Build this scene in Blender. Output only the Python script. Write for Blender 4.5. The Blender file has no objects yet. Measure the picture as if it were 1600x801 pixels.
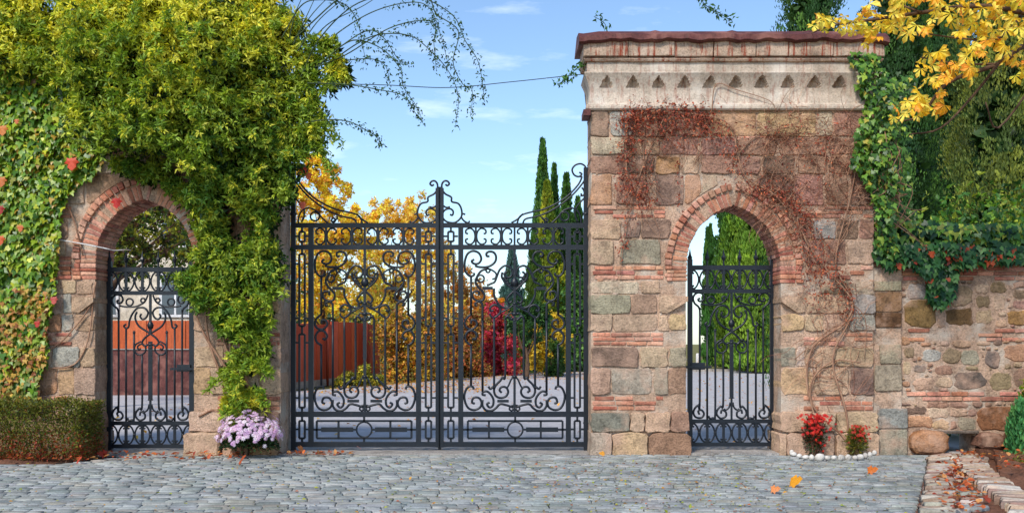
import bpy, math, random
import numpy as np
from mathutils import Vector

random.seed(7); RNG = np.random.default_rng(7)
S = bpy.context.scene
COL = S.collection

# ------------------------------------------------------------------ camera
cam_data = bpy.data.cameras.new('camera'); cam = bpy.data.objects.new('camera', cam_data); COL.objects.link(cam)
cam.location = (0, -14, 1.6); cam.rotation_euler = (math.radians(90), 0, 0)
cam_data.sensor_width = 36; cam_data.lens = 34.65; cam_data.shift_y = 0.0847
cam_data.clip_start = 0.1; cam_data.clip_end = 3000
S.camera = cam
# ------------------------------------------------------------------ world, sun, exposure
SUN_EL, SUN_AZ = math.radians(45), math.radians(208)     # azimuth clockwise from +Y
w = bpy.data.worlds.new('World'); S.world = w; w.use_nodes = True
nt = w.node_tree; nt.nodes.clear()
N = nt.nodes.new; L = nt.links.new
sky = N('ShaderNodeTexSky'); sky.sky_type = 'NISHITA'; sky.sun_disc = False
sky.sun_elevation = SUN_EL; sky.sun_rotation = SUN_AZ; sky.air_density = 1.0; sky.dust_density = 0.6; sky.ozone_density = 1.6
tc = N('ShaderNodeTexCoord')
mp = N('ShaderNodeMapping'); mp.inputs['Scale'].default_value = (3.0, 3.0, 13.0); mp.inputs['Location'].default_value = (0.35, 0.0, 0.3)
nz = N('ShaderNodeTexNoise'); nz.inputs['Scale'].default_value = 2.1; nz.inputs['Detail'].default_value = 7; nz.inputs['Roughness'].default_value = 0.58
rp = N('ShaderNodeValToRGB'); rp.color_ramp.elements[0].position = 0.57; rp.color_ramp.elements[1].position = 0.86
rp.color_ramp.elements[1].color = (0.5, 0.5, 0.5, 1)
mx = N('ShaderNodeMixRGB'); mx.inputs['Color2'].default_value = (8.6, 8.9, 9.4, 1)
bg = N('ShaderNodeBackground'); bg.inputs['Strength'].default_value = 0.15
wo = N('ShaderNodeOutputWorld')
L(tc.outputs['Generated'], mp.inputs['Vector']); L(mp.outputs[0], nz.inputs['Vector']); L(nz.outputs['Fac'], rp.inputs[0])
L(rp.outputs[0], mx.inputs['Fac']); tint = N('ShaderNodeMixRGB'); tint.blend_type = 'MULTIPLY'; tint.inputs['Fac'].default_value = 1; tint.inputs['Color2'].default_value = (0.88, 0.96, 1.02, 1)
L(sky.outputs[0], tint.inputs['Color1']); L(tint.outputs[0], mx.inputs['Color1']); L(mx.outputs[0], bg.inputs[0]); L(bg.outputs[0], wo.inputs[0])
sd = bpy.data.lights.new('sun', 'SUN'); sd.energy = 2.6; sd.angle = math.radians(10.0); sd.color = (1.0, 0.94, 0.85)
sun = bpy.data.objects.new('sun', sd); COL.objects.link(sun); sun.location = (-10, -20, 25)
sdir = Vector((math.sin(SUN_AZ) * math.cos(SUN_EL), math.cos(SUN_AZ) * math.cos(SUN_EL), math.sin(SUN_EL)))
sun.rotation_euler = sdir.to_track_quat('Z', 'Y').to_euler()
S.view_settings.view_transform = 'Standard'; S.view_settings.look = 'None'
S.view_settings.exposure = 0.5; S.view_settings.gamma = 1; S.view_settings.use_curve_mapping = False

# ------------------------------------------------------------------ helpers
def lin(c):
    return tuple(((v / 255) / 12.92 if v / 255 <= 0.04045 else ((v / 255 + 0.055) / 1.055) ** 2.4) for v in c[:3]) + (1.0,)
def P(px, py, Y=0.0):
    s = 1540.0 / (14.0 + Y)
    return Vector(((px - 800) / s, Y, 1.6 + (536 - py) / s))
def XZ(px, py, Y=0.0):
    p = P(px, py, Y); return p.x, p.z
U = random.uniform
ROOT = {}
def tag(o, label=None, cat=None, group=None, kind=None):
    if label: o['label'] = label
    if cat: o['category'] = cat
    if group: o['group'] = group
    if kind: o['kind'] = kind
    return o
def thing(name, label, cat, loc=(0, 0, 0), group=None):
    o = bpy.data.objects.new(name, None); COL.objects.link(o); o.location = loc; o.empty_display_size = 0.2
    ROOT[o] = Vector(loc); return tag(o, label, cat, group)
def link(name, me, mat, parent=None, loc=(0, 0, 0), color=None, kind=None):
    o = bpy.data.objects.new(name, me); COL.objects.link(o)
    if mat and not me.materials: me.materials.append(mat)
    loc = Vector(loc); ROOT[o] = loc.copy()
    if parent is not None:
        o.parent = parent; loc = loc - ROOT[parent]
    o.location = loc
    if color: o.color = lin(color)
    if kind: o['kind'] = kind
    return o
def mesh(name, verts, faces, mat=None, parent=None, color=None, kind=None, smooth=False, origin='c'):
    V = [Vector(v) for v in verts]
    if origin == 'c': c = sum(V, Vector()) / len(V)
    elif origin is None: c = Vector((0, 0, 0))
    else: c = Vector(origin)
    me = bpy.data.meshes.new(name); me.from_pydata([tuple(v - c) for v in V], [], faces)
    if smooth: me.polygons.foreach_set('use_smooth', [True] * len(me.polygons))
    me.update()
    return link(name, me, mat, parent, c, color, kind)
def fast_mesh(name, verts, tris, cols, mat, parent=None, kind=None, smooth=False):
    verts = np.asarray(verts, dtype=np.float32); tris = np.asarray(tris, dtype=np.int32)
    c = verts.mean(axis=0)
    me = bpy.data.meshes.new(name)
    me.vertices.add(len(verts)); me.vertices.foreach_set('co', (verts - c).ravel())
    me.loops.add(tris.size); me.loops.foreach_set('vertex_index', tris.ravel())
    k = tris.shape[1]
    me.polygons.add(len(tris)); me.polygons.foreach_set('loop_start', np.arange(0, tris.size, k, dtype=np.int32))
    me.polygons.foreach_set('loop_total', np.full(len(tris), k, dtype=np.int32))
    if smooth: me.polygons.foreach_set('use_smooth', np.ones(len(tris), dtype=bool))
    if cols is not None:
        a = me.color_attributes.new('Col', 'FLOAT_COLOR', 'POINT')
        cc = np.ones((len(verts), 4), dtype=np.float32); cc[:, :3] = cols
        a.data.foreach_set('color', cc.ravel())
    me.update(calc_edges=True); me.validate()
    return link(name, me, mat, parent, Vector(c.tolist()), None, kind)
class Acc:
    """collects pieces that are joined into one mesh (with colour per vertex)"""
    def __init__(s): s.v = []; s.f = []; s.c = []
    def add(s, v, f, col=(200, 200, 200)):
        b = len(s.v); s.v += [tuple(x) for x in v]; s.f += [tuple(i + b for i in q) for q in f]; s.c += [lin(col)] * len(v)
    def build(s, name, mat, parent=None, kind=None, smooth=False):
        if not s.v: return None
        o = mesh(name, s.v, s.f, mat, parent, None, kind, smooth)
        a = o.data.color_attributes.new('Col', 'FLOAT_COLOR', 'POINT'); a.data.foreach_set('color', [x for c in s.c for x in c])
        return o
def boxvf(x0, x1, y0, y1, z0, z1):
    v = [(x, y, z) for z in (z0, z1) for y in (y0, y1) for x in (x0, x1)]
    return v, [(0, 2, 3, 1), (4, 5, 7, 6), (0, 1, 5, 4), (2, 6, 7, 3), (0, 4, 6, 2), (1, 3, 7, 5)]
def catmull(pts, k=5):
    if len(pts) < 3: return [Vector(p) for p in pts]
    p = [Vector(q) for q in pts]; p = [p[0] * 2 - p[1]] + p + [p[-1] * 2 - p[-2]]; out = []
    for i in range(1, len(p) - 2):
        for j in range(k):
            t = j / k; a, b, c, d = p[i - 1:i + 3]
            out.append(0.5 * ((2 * b) + (c - a) * t + (2 * a - 5 * b + 4 * c - d) * t * t + (3 * b - a - 3 * c + d) * t ** 3))
    out.append(p[-2]); return out
def tube(pts, r, n=6, close=False, flat=1.0):
    """tube along pts; r a number or a function of 0..1"""
    pts = [Vector(p) for p in pts]; m = len(pts); v = []; f = []
    prev = None
    for i, p in enumerate(pts):
        if close: t = pts[(i + 1) % m] - pts[i - 1]
        else: t = pts[min(i + 1, m - 1)] - pts[max(i - 1, 0)]
        if t.length < 1e-9: t = Vector((0, 0, 1))
        t.normalize()
        if prev is None: ref = Vector((0, 1, 0)) if abs(t.y) < 0.9 else Vector((1, 0, 0))
        else: ref = prev
        a = (ref - t * ref.dot(t)).normalized(); b = t.cross(a); prev = a
        rr = r(i / max(1, m - 1)) if callable(r) else r
        for k in range(n):
            an = 2 * math.pi * (k + .5) / n; v.append(p + a * (math.cos(an) * rr * flat) + b * (math.sin(an) * rr))
    rng = m if close else m - 1
    for i in range(rng):
        j = (i + 1) % m
        for k in range(n):
            k2 = (k + 1) % n; f.append((i * n + k, i * n + k2, j * n + k2, j * n + k))
    if not close: f.append(tuple(range(n - 1, -1, -1))); f.append(tuple((m - 1) * n + k for k in range(n)))
    return v, f
def add_tube(name, pts, r, mat, parent=None, n=6, close=False, kind=None, smooth=True, color=None):
    v, f = tube(pts, r, n, close); return mesh(name, v, f, mat, parent, color, kind, smooth)

# ------------------------------------------------------------------ materials
def base_mat(name, rough=0.9, spec=0.3):
    m = bpy.data.materials.new(name); m.use_nodes = True; b = m.node_tree.nodes['Principled BSDF']
    b.inputs['Roughness'].default_value = rough; b.inputs['Specular IOR Level'].default_value = spec
    return m, m.node_tree, b
def coords(t, kind='Object', scale=1.0, world=True):
    if world:
        g = t.nodes.new('ShaderNodeNewGeometry'); return g.outputs['Position']
    return t.nodes.new('ShaderNodeTexCoord').outputs[kind]
def noise(t, vec, scale, detail=6, rough=0.6, vecscale=None):
    n = t.nodes.new('ShaderNodeTexNoise'); n.inputs['Scale'].default_value = scale; n.inputs['Detail'].default_value = detail; n.inputs['Roughness'].default_value = rough
    if vecscale:
        m = t.nodes.new('ShaderNodeMapping'); m.inputs['Scale'].default_value = vecscale; t.links.new(vec, m.inputs['Vector']); vec = m.outputs[0]
    t.links.new(vec, n.inputs['Vector']); return n.outputs['Fac']
def ramp(t, fac, stops):
    r = t.nodes.new('ShaderNodeValToRGB'); e = r.color_ramp.elements
    while len(e) < len(stops): e.new(0.5)
    for i, (p, c) in enumerate(stops):
        e[i].position = p; e[i].color = c if len(c) == 4 else tuple(c) + (1,)
    t.links.new(fac, r.inputs[0]); return r.outputs[0]
def mix(t, fac, a, b, mode='MIX'):
    m = t.nodes.new('ShaderNodeMixRGB'); m.blend_type = mode
    for s_, v in ((m.inputs[0], fac), (m.inputs[1], a), (m.inputs[2], b)):
        if hasattr(v, 'links'): t.links.new(v, s_)
        else: s_.default_value = v
    return m.outputs[0]
def bump(t, b, hs, dist=0.02, strength=0.7):
    prev = None
    for h, d in hs:
        n = t.nodes.new('ShaderNodeBump'); n.inputs['Distance'].default_value = d; n.inputs['Strength'].default_value = strength
        t.links.new(h, n.inputs['Height'])
        if prev: t.links.new(prev, n.inputs['Normal'])
        prev = n.outputs[0]
    t.links.new(prev, b.inputs['Normal'])
def g(v): return (v, v, v, 1)
def stone_mat(name, src, rough=0.88, patch=(214, 178, 150), patch_amt=0.5, bumpd=0.012, spots=True, streak=0.0, contrast=1.0):
    K = lambda q: g(1 + (q - 1) * contrast)
    m, t, b = base_mat(name, rough, 0.25); v = coords(t)
    if src == 'obj': c = t.nodes.new('ShaderNodeObjectInfo').outputs['Color']
    elif src == 'attr':
        a = t.nodes.new('ShaderNodeAttribute'); a.attribute_name = 'Col'; c = a.outputs['Color']
    else: r = t.nodes.new('ShaderNodeRGB'); r.outputs[0].default_value = lin(src); c = r.outputs[0]
    n1 = noise(t, v, 5, 8, .65); n2 = noise(t, v, 38, 5, .7); n3 = noise(t, v, 2.2, 6, .6); n4 = noise(t, v, 110, 3, .6)
    c = mix(t, 1.0, c, ramp(t, n1, [(0.3, K(.55)), (0.5, K(1.0)), (0.72, K(1.3))]), 'MULTIPLY')
    c = mix(t, 1.0, c, ramp(t, n2, [(0.32, K(.5)), (0.5, K(1.0)), (0.7, K(1.3))]), 'MULTIPLY')
    if contrast >= .6:
        nb = noise(t, v, .8, 7, .62, (1.6, 1.6, .8)); c = mix(t, ramp(t, nb, [(0.42, g(0)), (0.62, g(.34))]), c, mix(t, 1.0, c, lin((168, 158, 146)), 'MULTIPLY'))
        nd = noise(t, v, 2.6, 6, .7, (3, 3, .5)); c = mix(t, ramp(t, nd, [(0.55, g(0)), (0.70, g(.32))]), c, lin((104, 88, 76)))
    pm = ramp(t, n3, [(0.50, g(0)), (0.66, g(patch_amt))])
    c = mix(t, pm, c, lin(patch))
    if spots:
        n5 = noise(t, v, 17, 4, .75)
        c = mix(t, ramp(t, n5, [(0.61, g(0)), (0.70, g(.55 * contrast))]), c, lin((86, 66, 58)))
    if streak:
        ns = noise(t, v, 3.2, 5, .7, (6, 6, .55))
        c = mix(t, ramp(t, ns, [(0.52, g(0)), (0.62, g(streak))]), c, lin((140, 62, 40)))
    t.links.new(c, b.inputs['Base Color'])
    bump(t, b, [(n1, bumpd * 2.2), (n2, bumpd), (n4, bumpd * .35)])
    return m
M = {}
M['stone'] = stone_mat('weathered_stone', 'obj', patch=(212, 172, 146), patch_amt=.6, bumpd=.028)
M['stone_attr'] = stone_mat('weathered_stone_pieces', 'attr')
M['brick'] = stone_mat('old_brick', 'obj', patch=(216, 170, 140), patch_amt=.45, bumpd=.006)
M['brick_attr'] = stone_mat('old_brick_pieces', 'attr', patch=(210, 165, 135), patch_amt=.4, bumpd=.006)
M['mortar'] = stone_mat('pink_lime_mortar', (204, 170, 144), patch=(212, 198, 180), patch_amt=.85, bumpd=.035)
M['cornice'] = stone_mat('carved_cream_stone', (200, 184, 166), patch=(222, 212, 198), patch_amt=.7, bumpd=.006, streak=.38, contrast=.65)
M['slab'] = stone_mat('rust_streaked_stone', (190, 164, 142), patch=(210, 190, 170), patch_amt=.5, bumpd=.008, streak=.95)
M['rust'] = stone_mat('rusty_red_metal_sheet', (98, 54, 50), rough=.6, patch=(150, 100, 88), patch_amt=.7, bumpd=.003)
M['sett'] = stone_mat('grey_slate_sett', 'obj', rough=.7, patch=(190, 190, 184), patch_amt=.5, bumpd=.006, spots=False, contrast=.6)
M['sett_attr'] = stone_mat('grey_slate_setts', 'attr', rough=.7, patch=(190, 190, 184), patch_amt=.5, bumpd=.006, spots=False, contrast=.6)
M['bed'] = stone_mat('dark_paving_joint', (44, 42, 38), patch=(66, 74, 40), patch_amt=.6, bumpd=.01)
M['concrete'] = stone_mat('worn_concrete', (158, 152, 146), patch=(180, 172, 162), patch_amt=.5, bumpd=.005)
M['asphalt'] = stone_mat('pale_worn_asphalt', (176, 172, 172), patch=(194, 189, 188), patch_amt=.7, bumpd=.006, spots=True, contrast=.4)
M['soil'] = stone_mat('red_brown_soil', (124, 84, 64), patch=(150, 104, 78), patch_amt=.6, bumpd=.03)
M['grass'] = stone_mat('leaf_strewn_grass', (112, 112, 56), patch=(168, 132, 58), patch_amt=.7, bumpd=.03)
M['pebble'] = stone_mat('white_pebble', (196, 188, 178), patch=(228, 224, 216), patch_amt=.5, bumpd=.003, spots=False)
M['paint_white'] = stone_mat('white_paint', (225, 225, 225), bumpd=.001, spots=False)
def iron_mat():
    m, t, b = base_mat('black_wrought_iron', .42, .5); v = coords(t); n = noise(t, v, 24, 5)
    t.links.new(ramp(t, n, [(0.3, lin((8, 14, 22))), (0.62, lin((16, 25, 36))), (0.8, lin((58, 42, 34)))]), b.inputs['Base Color'])
    bump(t, b, [(noise(t, v, 90, 3), .002)]); return m
M['iron'] = iron_mat()
def leaf_mat(name, rough=.5, trans=.35, gain=1.0):
    m = bpy.data.materials.new(name); m.use_nodes = True; t = m.node_tree; b = t.nodes['Principled BSDF']
    a = t.nodes.new('ShaderNodeAttribute'); a.attribute_name = 'Col'
    b.inputs['Roughness'].default_value = rough; b.inputs['Specular IOR Level'].default_value = .35
    v = coords(t); n = noise(t, v, 60, 2)
    c = mix(t, 1.0, a.outputs['Color'], ramp(t, n, [(0.3, g(.8)), (0.7, g(1.2))]), 'MULTIPLY')
    t.links.new(c, b.inputs['Base Color'])
    tr = t.nodes.new('ShaderNodeBsdfTranslucent'); ms = t.nodes.new('ShaderNodeMixShader'); ms.inputs[0].default_value = trans
    t.links.new(mix(t, 1.0, c, (1.3, 1.25, .7, 1), 'MULTIPLY'), tr.inputs['Color'])
    t.links.new(b.outputs[0], ms.inputs[1]); t.links.new(tr.outputs[0], ms.inputs[2])
    t.links.new(ms.outputs[0], t.nodes['Material Output'].inputs['Surface']); return m
M['leaf'] = leaf_mat('leaf'); M['leaf_gloss'] = leaf_mat('glossy_leaf', .38, .25); M['petal'] = leaf_mat('petal', .6, .3)
def bark_mat(name, c1, c2):
    m, t, b = base_mat(name, .9, .2); v = coords(t); n = noise(t, v, 14, 6, .7, (1, 1, .25))
    t.links.new(ramp(t, n, [(0.35, lin(c1)), (0.65, lin(c2))]), b.inputs['Base Color']); bump(t, b, [(n, .02)]); return m
M['bark'] = bark_mat('brown_bark', (62, 46, 36), (112, 88, 70)); M['stem'] = bark_mat('dry_pale_stem', (120, 84, 66), (176, 138, 112)); M['cane'] = bark_mat('green_cane', (44, 58, 40), (78, 92, 58))
def board_mat(name, src, rough=.6):
    m, t, b = base_mat(name, rough, .3); v = coords(t)
    if src == 'obj': c = t.nodes.new('ShaderNodeObjectInfo').outputs['Color']
    else: r = t.nodes.new('ShaderNodeRGB'); r.outputs[0].default_value = lin(src); c = r.outputs[0]
    n = noise(t, v, 4, 6, .65, (3, 3, .5)); n2 = noise(t, v, 20, 4, .6)
    c = mix(t, 1.0, c, ramp(t, n, [(0.3, g(.72)), (0.7, g(1.2))]), 'MULTIPLY'); c = mix(t, 1.0, c, ramp(t, n2, [(0.3, g(.85)), (0.7, g(1.1))]), 'MULTIPLY')
    t.links.new(c, b.inputs['Base Color']); bump(t, b, [(n, .01)]); return m
M['board'] = board_mat('painted_board', 'obj')
M['plaster'] = stone_mat('pale_plaster', (220, 206, 184), patch=(232, 222, 206), patch_amt=.5, bumpd=.004, spots=False)
gm, gt, gb = base_mat('window_glass', .1, .5); gb.inputs['Base Color'].default_value = lin((70, 84, 96)); M['glass'] = gm

# ------------------------------------------------------------------ stones and bricks
def outline(x0, z0, x1, z1, rnd=0.25, jit=0.006, step=0.13):
    """rounded, uneven outline of a block, counter-clockwise seen from the camera"""
    w_, h_ = x1 - x0, z1 - z0; r = min(w_, h_) * 0.5 * rnd; pts = []
    nx = max(1, min(4, round(w_ / step))); nz_ = max(1, min(3, round(h_ / step)))
    def side(a, b, n):
        for i in range(n + 1): t = i / n; pts.append((a[0] + (b[0] - a[0]) * t, a[1] + (b[1] - a[1]) * t))
    side((x0 + r, z0), (x1 - r, z0), nx); side((x1, z0 + r), (x1, z1 - r), nz_)
    side((x1 - r, z1), (x0 + r, z1), nx); side((x0, z1 - r), (x0, z0 + r), nz_)
    return [(x + U(-jit, jit), z + U(-jit, jit)) for x, z in pts]
def ellipse(x0, z0, x1, z1, n=11, jit=0.07, e=2.6):
    cx, cz, a, b = (x0 + x1) / 2, (z0 + z1) / 2, (x1 - x0) / 2, (z1 - z0) / 2; out = []
    for i in range(n):
        t = 2 * math.pi * i / n; c, s_ = math.cos(t), math.sin(t); k = (abs(c) ** e + abs(s_) ** e) ** (-1 / e) * (1 + U(-jit, jit))
        out.append((cx + a * c * k, cz + b * s_ * k))
    return out
def pillow(o, yf, yb, bev=0.014, dome=0.012):
    n = len(o); cx = sum(p[0] for p in o) / n; cz = sum(p[1] for p in o) / n; v = []; f = []
    w_ = max(p[0] for p in o) - min(p[0] for p in o); h_ = max(p[1] for p in o) - min(p[1] for p in o)
    bx = max(.5, 1 - 2 * bev / max(w_, .01)); bz = max(.5, 1 - 2 * bev / max(h_, .01))
    for x, z in o: v.append((x, yb, z))
    for x, z in o: v.append((x, yf + bev, z))
    for x, z in o: v.append((cx + (x - cx) * bx, yf + U(-.003, .003), cz + (z - cz) * bz))
    v.append((cx + w_ * U(-.15, .15), yf - dome * U(.2, 1.2), cz + h_ * U(-.15, .15)))
    for i in range(n):
        j = (i + 1) % n
        f.append((i, j, n + j, n + i)); f.append((n + i, n + j, 2 * n + j, 2 * n + i)); f.append((2 * n + i, 2 * n + j, 3 * n))
    return v, f
PAL = {'T': (202, 168, 138), 'B': (158, 118, 98), 'R': (164, 116, 100), 'G': (160, 156, 134), 'S': (124, 136, 130), 'P': (200, 184, 160),
       'D': (112, 88, 78), 'Y': (206, 168, 124), 'O': (186, 132, 94), 'L': (176, 180, 174), 'W': (214, 196, 176), 'K': (92, 84, 78), 'V': (134, 116, 82)}
def jitcol(c, a=10):
    d = U(-a, a); return tuple(max(20, min(245, v + d + U(-a * .4, a * .4))) for v in c)
PAL = {k: tuple(a * .66 + b * .34 for a, b in zip(v, (190, 162, 136))) for k, v in PAL.items()}
class Arch:
    def __init__(s, cx, hw, spring, apex):
        s.cx, s.hw, s.sp = cx, hw, spring; h = apex - spring; s.c = max(0.0, (h * h - hw * hw) / (2 * hw)); s.r = hw + s.c; s.apex = apex
    def arc(s, r, side, n):
        """points from spring to apex; side -1 left, +1 right"""
        end = math.acos(min(1, s.c / r)); out = []
        for i in range(n + 1):
            a = end * i / n; out.append((s.cx - side * s.c + side * r * math.cos(a), s.sp + r * math.sin(a)))
        return out
    def curve(s, off, n=14):
        l = s.arc(s.r + off, -1, n); rr = s.arc(s.r + off, 1, n); return l + rr[::-1][1:]
    def push(s, x, z, off):
        """keep a point outside the ring"""
        if z <= s.sp:
            lim = s.hw + off
            if abs(x - s.cx) < lim: x = s.cx + math.copysign(lim, x - s.cx)
            return x, z
        side = 1 if x > s.cx else -1; ox = s.cx - side * s.c; dx, dz = x - ox, z - s.sp; d = math.hypot(dx, dz); R = s.r + off
        if d < R and d > 1e-6:
            x, z = ox + dx / d * R, s.sp + dz / d * R
        return x, z
def area(o): return abs(sum(o[i - 1][0] * o[i][1] - o[i][0] * o[i - 1][1] for i in range(len(o)))) / 2

def core(name, parent, x0, x1, zt, arch, yf, yb, mat, z0=-0.1):
    a = arch.curve(0.012)
    prof = [(x0, z0), (x0, zt), (x1, zt), (x1, z0), (arch.cx + arch.hw + .012, z0)] + a[::-1] + [(arch.cx - arch.hw - .012, z0)]
    n = len(prof); v = [(x, yf, z) for x, z in prof] + [(x, yb, z) for x, z in prof]
    f = [tuple(range(n)), tuple(range(2 * n - 1, n - 1, -1))] + [(i, n + i, n + (i + 1) % n, (i + 1) % n) for i in range(n)]
    return mesh(name, v, f, mat, parent, origin=(x0, yf, 0))
BR = [(192, 128, 102), (204, 142, 116), (176, 112, 90), (208, 154, 128), (162, 102, 84), (196, 146, 124)]
def brick_obj(parent, o, yf, yb, name='brick'):
    v, f = pillow(o, yf, yb, .006, .004); mesh(name, v, f, M['brick'], parent, jitcol(random.choice(BR), 12))
def brick_band(parent, px0, px1, py0, py1, arch=None, off=0.0, n=None, yf=-.012, miss=.12, colfun=None):
    x0, z1 = XZ(px0, py0); x1, z0 = XZ(px1, py1); n = n or max(2, round((z1 - z0) / .062)); h = (z1 - z0) / n
    for k in range(n):
        x = x0 + U(0, .05); za = z0 + k * h
        while x < x1 - .05:
            l = min(U(.2, .36), x1 - x)
            if random.random() > miss:
                o = outline(x + .006, za + .007, x + l - .006, za + h - .007, .3, .004, .16)
                if arch:
                    q = [arch.push(a, b, off) for a, b in o]
                    if area(q) < .45 * area(o): x += l; continue
                    o = q
                brick_obj(parent, o, yf + U(-.012, .008), .08)
            x += l
def voussoirs(parent, arch, jz_low, t1=.205, t2=.105):
    sof = Acc()
    for side in (-1, 1):
        for ring, (ra, rb, yf) in enumerate(((arch.r, arch.r + t1, -.004), (arch.r + t1 + .012, arch.r + t1 + t2, -.04))):
            end = math.acos(min(1, arch.c / ra)) ; ln = arch.r * end; n = round(ln / (.062 if ring == 0 else .07))
            for i in range(n):
                a0 = end * (i + .10) / n; a1 = end * (i + .90) / n
                if i == n - 1: a1 = end * .985
                ra_, rb_ = ra + U(-.006, .006), rb + U(-.012, .006)
                ox = arch.cx - side * arch.c; o = []
                for r_, a in ((ra_, a0), ((ra_ + rb_) / 2, a0), (rb_, a0), (rb_, a1), ((ra_ + rb_) / 2, a1), (ra_, a1)):
                    o.append((ox + side * r_ * math.cos(a) + U(-.003, .003), arch.sp + r_ * math.sin(a) + U(-.003, .003)))
                if side == 1: o = o
                else: o = o[::-1]
                brick_obj(parent, o, yf + U(-.008, .008), .2)
                if ring == 0:
                    for yy in (.205, .42):
                        v, f = pillow(o, yy + .006, yy + .2, .004, .0); sof.add(v, f, jitcol(random.choice(BR), 12))
        # horizontal jamb bricks beneath the spring
        z = arch.sp - .004
        while z > jz_low:
            h = U(.052, .07); xa = arch.cx + side * (arch.hw - .002); xb = arch.cx + side * (arch.hw + t1 + U(-.02, .02)); xc = arch.cx + side * (arch.hw + t1 + t2 + U(-.03, .02))
            o = outline(min(xa, xb), z - h + .008, max(xa, xb), z, .25, .003, .2); brick_obj(parent, o, -.012 + U(-.01, .008), .6)
            o = outline(min(xb, xc) + .01, z - h + .008, max(xb, xc), z, .3, .004, .2); brick_obj(parent, o, -.03 + U(-.01, .01), .1)
            z -= h
    sof.build('soffit_brick', M['brick_attr'], parent, 'stuff')
def stone_obj(parent, o, col, yf=-.016, yb=.1, bev=.008, dome=.005, name='stone'):
    v, f = pillow(o, yf, yb, bev, dome); return mesh(name, v, f, M['stone'], parent, jitcol(PAL[col] if isinstance(col, str) else col, 9))
def stone_rows(parent, rows, arch, off, jl, jr, yb_jamb=.6, ex=(None, None)):
    """rows: (py0, py1, [(px0, px1, code), ...]); jamb stones run through the wall"""
    for py0, py1, items in rows:
        for px0, px1, code in items:
            x0, z1 = XZ(px0, py0); x1, z0 = XZ(px1, py1)
            jamb = abs(px1 - jl) < 7 or abs(px0 - jr) < 7 or (ex[0] and abs(px0 - ex[0]) < 5) or (ex[1] and abs(px1 - ex[1]) < 5)
            o = outline(x0 - .006, z0 - .006, x1 + .006, z1 + .006, U(.06, .3), .014, .09)
            q = [arch.push(a, b, off) for a, b in o] if z1 > arch.sp - .3 else o
            if area(q) < .4 * area(o): continue
            yf = -.018 + U(-.014, .008)
            if py0 > 640: yf -= .05
            stone_obj(parent, q, code, yf, yb_jamb if jamb else .1)
def corbel(parent, px0, px1, py0, py1, side):
    """impost block with its underside cut back; side=+1 when it points to the right"""
    x0, z1 = XZ(px0, py0); x1, z0 = XZ(px1, py1); m = z1 - (z1 - z0) * .35; yb = .6
    tip, root = (x1, x0) if side > 0 else (x0, x1)
    pr = -.1
    mid = tip + (root - tip) * .72
    prof = [(root, -.02, z1), (tip, pr, z1 - .02), (tip, pr, m), (mid, -.03, z0), (root, -.03, z0 + .02)]
    v = [(x, y, z) for x, y, z in prof] + [(x, yb, z) for x, y, z in prof]
    f = [(0, 1, 2, 3, 4), (9, 8, 7, 6, 5)] + [(i, (i + 1) % 5, 5 + (i + 1) % 5, 5 + i) for i in range(5)]
    mesh('impost_block', v, f, M['stone'], parent, PAL['T'])

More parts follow.
